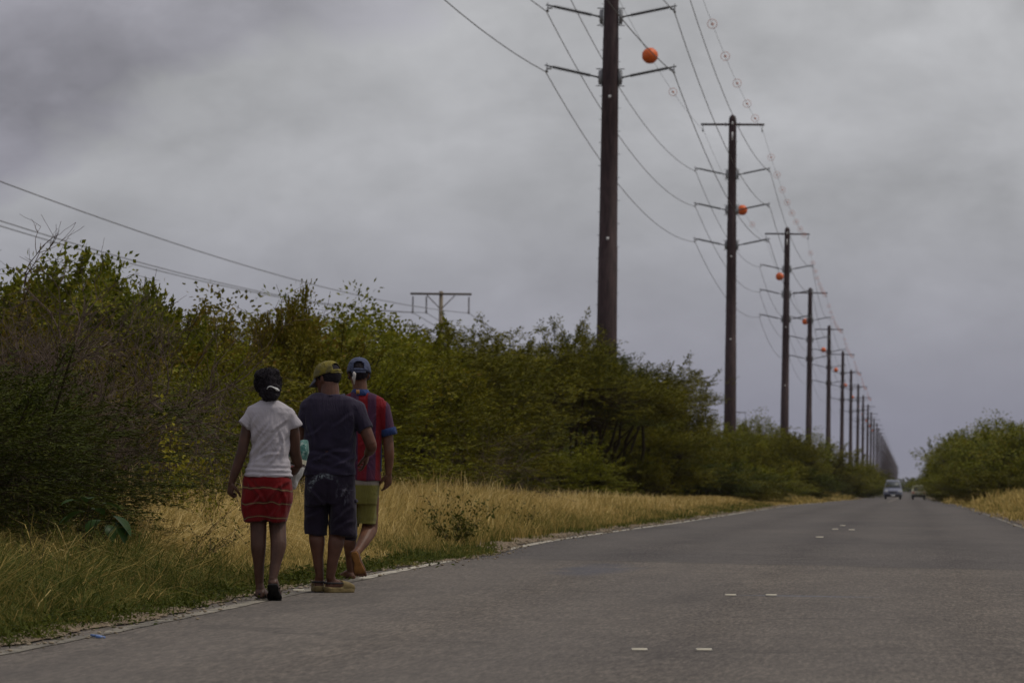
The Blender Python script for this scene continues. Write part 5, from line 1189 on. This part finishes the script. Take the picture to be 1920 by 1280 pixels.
link('handle', g.mesh('handle', True), E2, M_BAG)

# ================= man in navy t-shirt and yellow cap
f = Fig(612, 1108, 40.4); P = f.P
E = empty('person', f.root, 0, 'person in navy t-shirt, yellow cap and dark paint stained shorts', 'person')
g = Geo()
hloft(g, f, [(598, 636, 738, 0, .06), (580, 655, 752, 0, .085), (578, 655, 790, 0, .105), (580, 652, 850, 0, .10), (578, 654, 905, 0, .10), (580, 652, 930, 0, .09)])
limb(g, [P(617, 748, -.01), P(616, 715, .01)], [.070, .062])
YAW = R(52)
tr, HMX = head(g, P(612, 707, .03), YAW, .22, .95, 1.05)
limb(g, [P(575, 762), P(563, 800, .02), P(562, 835, .04), P(570, 846, .13), P(578, 850, .26)], [.055, .042, .040, .034, .026])
hand(g, P(578, 850, .26), (.2, 1, .0), (1, 0, .1), 1, .8, .95, .05, .025)
Rw = P(687, 846, .20)
limb(g, [P(668, 764), P(683, 802, -.02), P(694, 832, -.02), P(692, 842, .09), Rw], [.055, .045, .042, .037, .025])
hand(g, Rw, P(684, 866, .235)-Rw, (-.9, .2, 0), -1, .5, .98, .07, .024, [.35, .5, .6, .7])
for pts, rr_ in (([P(590, 930), P(591, 985, .03), P(592, 1012, -.01), P(594, 1046, -.01), P(597, 1076, 0)], [.085, .056, .057, .038, .030]), ([P(640, 930), P(633, 985, .02), P(628, 1015, -.03), P(622, 1048, -.04), P(617, 1080, -.04)], [.09, .060, .058, .041, .031])): limb(g, pts, rr_)
F1 = foot(g, P(596, 1101, -.03), (-.12, 1, 0), (0, 0, 1), .25, P(597, 1076, 0), .030)
F2 = foot(g, P(611, 1103, -.06), (.62, .78, 0), (0, 0, 1), .25, P(617, 1078, -.04), .031)
remesh('body', g, .0045, SKIN_M, E, 2); eyes(E, tr, .95)
def navy(t, col):
    s = obj_sep(t); k = t.math('MULTIPLY', t.math('SUBTRACT', s[2], 1.18), 3.0, True); return t.mix(t.math('MULTIPLY', k, .55), col, (.060, .048, .074))  # shirt colour turns paler towards the shoulders
M_NV = cloth('navy_cotton', (0.022, 0.018, 0.034), .22, 7, (1, 1, .45), extra=navy)
g = Geo()
hloft(g, f, [(595, 643, 735, .0, .075), (585, 654, 739, .0, .085), (572, 667, 746, 0, .098), (565, 673, 757, 0, .108), (567, 670, 775, 0, .118), (567, 666, 800, 0, .124), (566, 663, 835, 0, .122), (566, 663, 862, 0, .124), (566, 666, 880, 0, .130), (568, 667, 889, 0, .128)], 40, 2.6)
sleeve(g, P(578, 760), P(563, 799, 0), .068, .058); sleeve(g, P(662, 762), P(684, 803, -.02), .070, .058); g.ball(P(574, 761), (.062, .085, .062)); g.ball(P(665, 763), (.066, .085, .064))
def shirt_n(c):
    z = c[:, 2]; x = c[:, 0]; hem = np.exp(-((z-.93)/.10)**2)
    cr_ = creases(c, [(-.16, 1.30, -.10, .98, 1), (.19, 1.30, .12, 1.02, 1), (-.14, .93, .16, 1.02, 1), (-.12, 1.0, .10, .93, .9), (.02, 1.18, .18, 1.26, .7), (-.16, 1.1, .0, 1.2, .7), (.02, .90, .19, .95, 1)], .014, .012)
    return cr_+nz(c@np.array([[1, 0, .6], [0, 1, 0], [-.6, 0, 1]]), 11, 4, 3, 17)*.012+nz(c, 7, 4, 2.4, 13)*.013+hem*np.sin(z*75+x*22+nz(c, 5, 3, 3, 1)*4)*.006+nz(c, 16, 6, 9, 3)*.004
remesh('shirt', g, .006, M_NV, E, 1, shirt_n)
g = Geo(); g.tubes(np.array([P(594, 735, .02), P(600, 737, -.055), P(618, 739, -.078), P(635, 738, -.06), P(644, 736, .0)]), np.full(5, .006), 8, True); link('collar', g.mesh('collar', True), E, M_NV)
def stain(t, col):
    s = obj_sep(t); n = t.noise(38, 5, .75); px_ = t.math('ADD', s[0], .02)
    a = t.math('MULTIPLY', t.math('SUBTRACT', s[0], -.015), 1/.115); b = t.math('MULTIPLY', t.math('SUBTRACT', s[2], .715), 1/.115)
    rr_ = t.math('SQRT', t.math('ADD', t.math('MULTIPLY', a, a), t.math('MULTIPLY', b, b))); ring_ = t.math('MULTIPLY', t.math('SUBTRACT', .22, t.math('ABSOLUTE', t.math('SUBTRACT', rr_, 1.0))), 6, True)
    up_ = t.math('MULTIPLY', t.math('SUBTRACT', s[2], .69), 10, True); lf_ = t.math('MULTIPLY', t.math('SUBTRACT', .09, s[0]), 9, True)
    m = t.math('MULTIPLY', t.math('MULTIPLY', ring_, t.math('MULTIPLY', up_, lf_)), t.math('MULTIPLY', t.math('SUBTRACT', n, .47), 9, True))
    c = t.mix(t.math('MULTIPLY', m, .75), col, (.26, .30, .32))
    a2 = t.math('MULTIPLY', t.math('SUBTRACT', s[0], .115), 1/.06); b2 = t.math('MULTIPLY', t.math('SUBTRACT', s[2], .70), 1/.09); r2_ = t.math('ADD', t.math('MULTIPLY', a2, a2), t.math('MULTIPLY', b2, b2))
    m2 = t.math('MULTIPLY', t.math('SUBTRACT', 1.0, r2_, True), t.math('MULTIPLY', t.math('SUBTRACT', t.noise(30, 5, .75, (1.5, 1, .6)), .52), 8, True)); return t.mix(t.math('MULTIPLY', m2, .6), c, (.20, .20, .24))
M_SH = cloth('dark_navy_shorts', (0.016, 0.012, 0.022), .25, 6, (1, 1, .5), extra=stain)
g = Geo(); hloft(g, f, [(571, 662, 877, 0, .118), (568, 665, 895, 0, .128), (567, 667, 925, 0, .130), (568, 667, 945, 0, .118)], 36, 2.5)
def leg_tube(g, rows, n=26, p=2.4): hloft(g, f, rows, n, p)
leg_tube(g, [(568, 620, 915, .02, .115), (567, 613, 945, .03, .105), (567, 611, 975, .03, .098), (568, 611, 1000, .03, .098)])
leg_tube(g, [(612, 667, 915, -.01, .118), (614, 667, 945, -.01, .110), (614, 666, 975, -.01, .104), (613, 665, 1001, -.01, .104)])
leg_tube(g, [(640, 667, 985, .06, .05), (643, 664, 1008, .06, .04)])
shd = lambda c: creases(c, [(-.15, .80, -.03, .60, 1), (.18, .78, .03, .62, 1), (-.16, .52, -.02, .60, .9), (.03, .50, .19, .60, 1), (.04, .44, .19, .50, .8)], .013, .011)+nz(c, 8, 5, 3.5, 21)*.018+nz(c, 16, 5, 8, 5)*.006+np.sin(c[:, 2]*55+c[:, 0]*30+nz(c, 6, 4, 4, 8)*4)*.004*np.clip((.62-c[:, 2])/.2, 0, 1)-.010*np.exp(-((c[:, 0]-.002)/.015)**2)*(c[:, 1] < 0)*(c[:, 2] < .78)
SO = remesh('shorts', g, .006, M_SH, E, 1, shd)
g = Geo(); g.box(P(661, 945, -.01), (.035, .10, .10)); g.box(P(663, 937, -.01), (.040, .12, .025)); pk = link('cargo_pocket', g.mesh('cargo_pocket'), SO, M_SH)
bv = pk.modifiers.new('b', 'BEVEL'); bv.width = .01; bv.segments = 2
# hair under the cap, cap with strap opening
g = Geo(); hh = lambda p: tr(p); g.ball(hh((0, -.018, .024)), np.array((.078, .098, .093)), 20, 12, HMX); remesh('hair', g, .006, M_HAIR, E, 1, lambda c: nz(c, 60, 60, 60, 2)*.004)
def cap(tr, Mx, s, cm, bm_, parent, w=.088, dz=.028, brim_pitch=.25, hgt=.108):
    nu, nv = 40, 12; V = []; keep = []; A = np.array(Mx)
    for j in range(nv+1):
        t = (PI/2)*j/nv
        for i in range(nu):
            a = 2*PI*i/nu; rr_ = math.cos(t)**.75; z = hgt*math.sin(t)**.9; seam_ = .0012*abs(math.sin(3*a)); V.append(tr((w*rr_*math.cos(a)*(1-seam_*4), -.004+.116*rr_*math.sin(a), dz+z-.012*math.sin(a)*(1-j/nv))))
    Q = []
    for j in range(nv):
        for i in range(nu):
            a = 2*PI*(i+.5)/nu; back = abs(((a-1.5*PI+PI) % (2*PI))-PI)
            tz = j
            if back < .52*math.sqrt(max(0, 1-((j-1)/4.2)**2)) and 1 <= j <= 4: continue
            i2 = (i+1) % nu; Q.append((j*nu+i, j*nu+i2, (j+1)*nu+i2, (j+1)*nu+i))
    me = np_mesh('cap', V, None, Q, True); o = link('cap', me, parent, cm); md = o.modifiers.new('s', 'SOLIDIFY'); md.thickness = .003; md.offset = 1
    # brim
    n1_, n2_ = 16, 6; V = []; Q = []
    for j in range(n2_+1):
        q = j/n2_
        for i in range(n1_+1):
            a = R(28)+R(124)*i/n1_; b_ = np.array((w*math.cos(a), -.004+.116*math.sin(a), dz-.010*math.sin(a))); ex = .072*q*math.sin(PI*i/n1_)**.45
            V.append(tr((b_[0]*(1+.05*q), b_[1]+ex, b_[2]-ex*brim_pitch-.020*q*(abs(math.cos(a))**2)*2+.002)))
    for j in range(n2_):
        for i in range(n1_): a_ = j*(n1_+1)+i; Q.append((a_, a_+1, a_+n1_+2, a_+n1_+1))
    b = link('brim', np_mesh('brim', V, None, Q, True), o, bm_); md = b.modifiers.new('s', 'SOLIDIFY'); md.thickness = .004; md.offset = 0
    g = Geo(); g.ball(tr((0, -.004, dz+hgt+.002)), .008*s, 10, 6); link('button', g.mesh('button', True), o, cm)
    return o
def capdirt(t, col):
    n = t.noise(13, 5, .7); return t.mix(t.math('MULTIPLY', t.math('SUBTRACT', n, .45), 4.0, True), col, (.075, .070, .055))
M_CY = cloth('grubby_yellow_cap', (0.20, 0.165, 0.028), .18, 12, (1, 1, 1), extra=capdirt)
M_CB = cloth('slate_blue_cap', (0.070, 0.082, 0.135), .12, 12, (1, 1, 1)); M_CBR = cloth('grey_brim', (0.10, 0.10, 0.12), .1, 12, (1, 1, 1))
c_ = cap(tr, HMX, 1, M_CY, M_CBR, E, .092, .020, .50, .108)
# the opening of this cap shows to the right of the back of his head
g = Geo(); g.tubes(np.array([tr((-.060, -.098, .026)), tr((0, -.119, .024)), tr((.060, -.098, .026))]), [.007, .007, .007], 8, True); link('strap', g.mesh('strap', True), c_, M_CY)
# clogs
M_CLOG = simple('khaki_rubber_clog', (0.17, 0.125, 0.050), .18, 30, .7, .25); M_CLOGS = simple('clog_strap', (0.02, 0.017, 0.017), .2, 30, .7)
for FT, L_ in ((F1, .25), (F2, .25)):
    f_, u_, sd_, h_ = FT; g = Geo(); G2 = Geo(); slab(g, (f_, u_, sd_, h_-u_*.0), L_, .024, 1.12, 1.06)
    for k_ in range(1): pass
    g.loft([ering(h_+f_*L_*s_+u_*(hh_/2-.004), w_, hh_/2+.004, 20, 2.6, sd_, u_) for s_, w_, hh_ in ((.48, .046, .070), (.62, .053, .064), (.78, .056, .056), (.92, .050, .044), (1.03, .032, .030), (1.06, .012, .014))])
    g.loft([ering(h_+f_*L_*s_+u_*(.006), w_, .014, 20, 2.6, sd_, u_) for s_, w_ in ((-.045, .022), (-.01, .036), (.10, .042), (.3, .042), (.5, .047))])
    s_ = remesh('clog', g, .006, M_CLOG, E, 2)
    g = Geo(); g.tubes(np.array([h_+f_*L_*.45+sd_*.048+u_*.045, h_+f_*L_*.2+sd_*.044+u_*.045, h_-f_*L_*.03+sd_*.016+u_*.045, h_-f_*L_*.03-sd_*.016+u_*.045, h_+f_*L_*.2-sd_*.044+u_*.045, h_+f_*L_*.45-sd_*.048+u_*.045]), np.full(6, .0065), 8, True); link('heel_strap', g.mesh('heel_strap', True), s_, M_CLOGS)

# ================= barefoot man in striped football shirt and blue cap
f = Fig(664, 1083, 44.6); P = f.P
E = empty('person', f.root, 0, 'barefoot person in blue cap, red and purple striped shirt and khaki shorts', 'person')
g = Geo()
hloft(g, f, [(660, 690, 732, 0, .06), (642, 710, 745, 0, .085), (646, 706, 790, 0, .10), (648, 704, 850, 0, .098), (648, 706, 900, 0, .105), (650, 704, 935, 0, .10)])
limb(g, [P(674, 738), P(672, 712, .01)], [.060, .056])
tr, HM3 = head(g, P(671, 697, .02), R(4), .08, 1.0, 1.0)
Lw = P(727, 884, -.01)
limb(g, [P(716, 764), P(724, 806), P(728, 842, -.02), P(728, 864, -.01), Lw], [.050, .044, .041, .036, .025])
hand(g, Lw, P(726, 908, .03)-Lw, (-.75, .6, 0), -1, .45, 1.02, .06, .025, [.35, .42, .48, .55])
limb(g, [P(636, 764), P(628, 806), P(628, 838, 0), P(632, 852, .12), P(640, 858, .24)], [.048, .042, .040, .034, .025])
hand(g, P(640, 858, .24), (.1, 1, 0), (1, 0, 0), 1, .6, 1.0, .05, .025)
limb(g, [P(690, 930), P(692, 978, .04), P(690, 992, .02), P(681, 1010, -.12), P(669, 1030, -.24)], [.082, .062, .063, .050, .032])
h3 = P(661.5, 1031, -.335); t3 = P(676, 1081, -.245)
fd = t3-h3; up3 = np.cross((1, 0, .30), fd)
F3 = foot(g, h3, fd, up3, .235, P(668, 1030, -.25), .031, W=1.06); toes(g, F3, .235, 1, 1.06)
limb(g, [P(658, 930), P(655, 985, .06), P(654, 1015, .03), P(655, 1045, .05), P(656, 1070, .06)], [.08, .058, .052, .038, .029])
F4 = foot(g, P(661, 1083, .03), (-.62, .78, 0), (0, 0, 1), .24, P(656, 1068, .06), .030); toes(g, F4, .24, -1)
body = remesh('body', g, .0045, SKIN_T, E, 2); eyes(E, tr)
# the pale sole of the raised foot
f_, u_, sd_, h_ = F3; g = Geo()
sole = [h_+f_*.235*s_+sd_*w_-u_*.0025 for s_, w_ in ((0, .0), (.02, .020), (.10, .028), (.22, .029), (.40, .026), (.58, .036), (.74, .043), (.84, .036))]
sole += [h_+f_*.235*s_-sd_*w_-u_*.0025 for s_, w_ in ((.80, .038), (.70, .041), (.58, .034), (.40, .018), (.22, .026), (.10, .027), (.02, .018))]
sole = np.array(sole); cen = sole.mean(0); inner_ = cen+(sole-cen)*.82-u_*.0030; V = np.concatenate([sole+u_*.012, sole, inner_, [cen-u_*.0030]]); m_ = len(sole); T = [(2*m_+i, 3*m_, 2*m_+(i+1) % m_) for i in range(m_)]; Q = [(k*m_+i, (k+1)*m_+i, (k+1)*m_+(i+1) % m_, k*m_+(i+1) % m_) for k in range(2) for i in range(m_)]
g.add(V, T, Q); link('sole', mirror_fix(g.mesh('sole', True)), E, M_SOLE)
def stripes(t, col):
    s = obj_sep(t); x = t.math('ADD', s[0], t.math('MULTIPLY', t.math('SUBTRACT', t.noise(3, 2, .5, (.4, .4, 1)), .5), .03)); ph = t.math('FRACT', t.math('MULTIPLY', t.math('ADD', x, .012), 1/.138))
    k = t.math('MULTIPLY', t.math('SUBTRACT', t.math('ABSOLUTE', t.math('SUBTRACT', ph, .5)), .24), 25, True)
    c = t.mix(k, col, (.055, .020, .045)); z = s[2]; return t.mix(t.math('MULTIPLY', t.math('LESS_THAN', z, .86), .35), c, (.10, .02, .035))
M_ST = cloth('red_purple_striped_jersey', (0.150, 0.008, 0.012), .15, 6, (1, 1, .45), extra=stripes); M_BL = cloth('blue_jersey_trim', (0.022, 0.040, 0.12), .15, 9)
g = Geo()
hloft(g, f, [(655, 693, 731, .0, .070), (645, 704, 736, .0, .085), (636, 716, 744, 0, .098), (630, 721, 757, 0, .108), (634, 718, 775, 0, .115), (638, 715, 800, 0, .118), (640, 713, 850, 0, .118), (641, 712, 880, 0, .122), (642, 713, 897, 0, .122)], 40, 2.6)
sleeve(g, P(711, 762), P(726, 803), .072, .060); sleeve(g, P(640, 762), P(630, 803), .068, .058); g.ball(P(712, 763), (.066, .085, .064)); g.ball(P(640, 763), (.062, .085, .062))
SR = remesh('shirt', g, .0065, M_ST, E, 1, lambda c: creases(c, [(.04, 1.32, .12, 1.0, 1), (.15, 1.3, .10, 1.1, 1), (.0, .9, .19, 1.0, 1), (.02, 1.05, .18, 1.15, .8)], .014, .012)+nz(c, 7, 4, 2.4, 33)*.014+nz(c, 15, 5, 5, 3)*.005)
def cuff(a, b, r_, parent):
    a, b = np.array(a), np.array(b); g = Geo(); sleeve(g, a, b, r_, r_*1.03); link('cuff', mirror_fix(g.mesh('cuff', True)), parent, M_BL)
cuff(P(725.5, 800), P(729, 813), .0645, SR); cuff(P(630.5, 800), P(629, 813), .062, SR)
g = Geo(); rings = [ering(P(674, 726, .0), .060, .066, 26, 2.2), ering(P(674, 731, .0), .074, .078, 26, 2.2), ering(P(674, 738, .0), .100, .092, 26, 2.2)]; g.loft(rings[::-1]); link('collar', mirror_fix(g.mesh('collar', True)), SR, M_BL)
g = Geo()
for q in (-1.15, 0, 1.15): g.box(P(669+q*1.9, 731.5, -.086), (.0055, .012, .036), Matrix.Rotation(.5, 3, 'X'))
link('collar_tab', g.mesh('collar_tab'), SR, simple('amber_tab', (.55, .27, .03), .1, 10, .7))
g = Geo(); g.box(P(712.5, 855, .0), (.012, .05, .22)); sp_ = link('side_panel', g.mesh('side_panel'), SR, M_BL); bv = sp_.modifiers.new('b', 'BEVEL'); bv.width = .005
def khaki(t, col):
    s = obj_sep(t); k = t.math('MULTIPLY', t.math('SUBTRACT', s[2], .735), 60, True); return t.mix(k, col, (.20, .175, .15))
M_KH = cloth('khaki_green_shorts', (0.135, 0.125, 0.030), .12, 6, (1, 1, .5), extra=khaki)
g = Geo(); hloft(g, f, [(645, 709, 888, 0, .115), (644, 710, 905, 0, .120), (644, 709, 930, 0, .118), (645, 708, 942, 0, .110)], 36, 2.5)
hloft(g, f, [(668, 709, 920, .0, .110), (668, 708, 950, .02, .10), (668, 706, 970, .02, .092), (668, 703, 979, .01, .085)], 26)
hloft(g, f, [(643, 676, 920, .04, .105), (643, 675, 950, .05, .098), (644, 673, 985, .06, .094)], 26)
remesh('shorts', g, .006, M_KH, E, 1, lambda c: nz(c, 8, 5, 3.5, 41)*.011+np.sin(c[:, 2]*80+nz(c, 6, 4, 4, 8)*4)*.003*np.clip((.52-c[:, 2])/.08, 0, 1))
g = Geo(); g.ball(tr((0, -.018, .024)), np.array((.079, .099, .093)), 20, 12, HM3); remesh('hair', g, .006, M_HAIR, E, 1, lambda c: nz(c, 60, 60, 60, 2)*.004)
c_ = cap(tr, HM3, 1, M_CB, M_CB, E, .093, .004, .30, .122)
g = Geo(); g.tubes(np.array([tr((-.055, -.103, .006)), tr((0, -.122, .004)), tr((.055, -.103, .006))]), [.007, .007, .007], 8, True); link('strap', g.mesh('strap', True), c_, M_CB)
g = Geo(); a = P(662.5, 699, -.10)
g.loft([ering(a+np.array((-.004, 0, .026)), .004, .004, 8), ering(a+np.array((0, -.01, .012)), .014, .008, 8), ering(a+np.array((.002, -.012, -.006)), .011, .007, 8), ering(a+np.array((-.004, -.01, -.016)), .016, .006, 8), ering(a+np.array((.0, -.006, -.075)), .0025, .0025, 8)][::-1])
link('cloth_tag', mirror_fix(g.mesh('cloth_tag')), c_, simple('white_cloth', (.42, .40, .37), .15, 40, .8))
#%%END
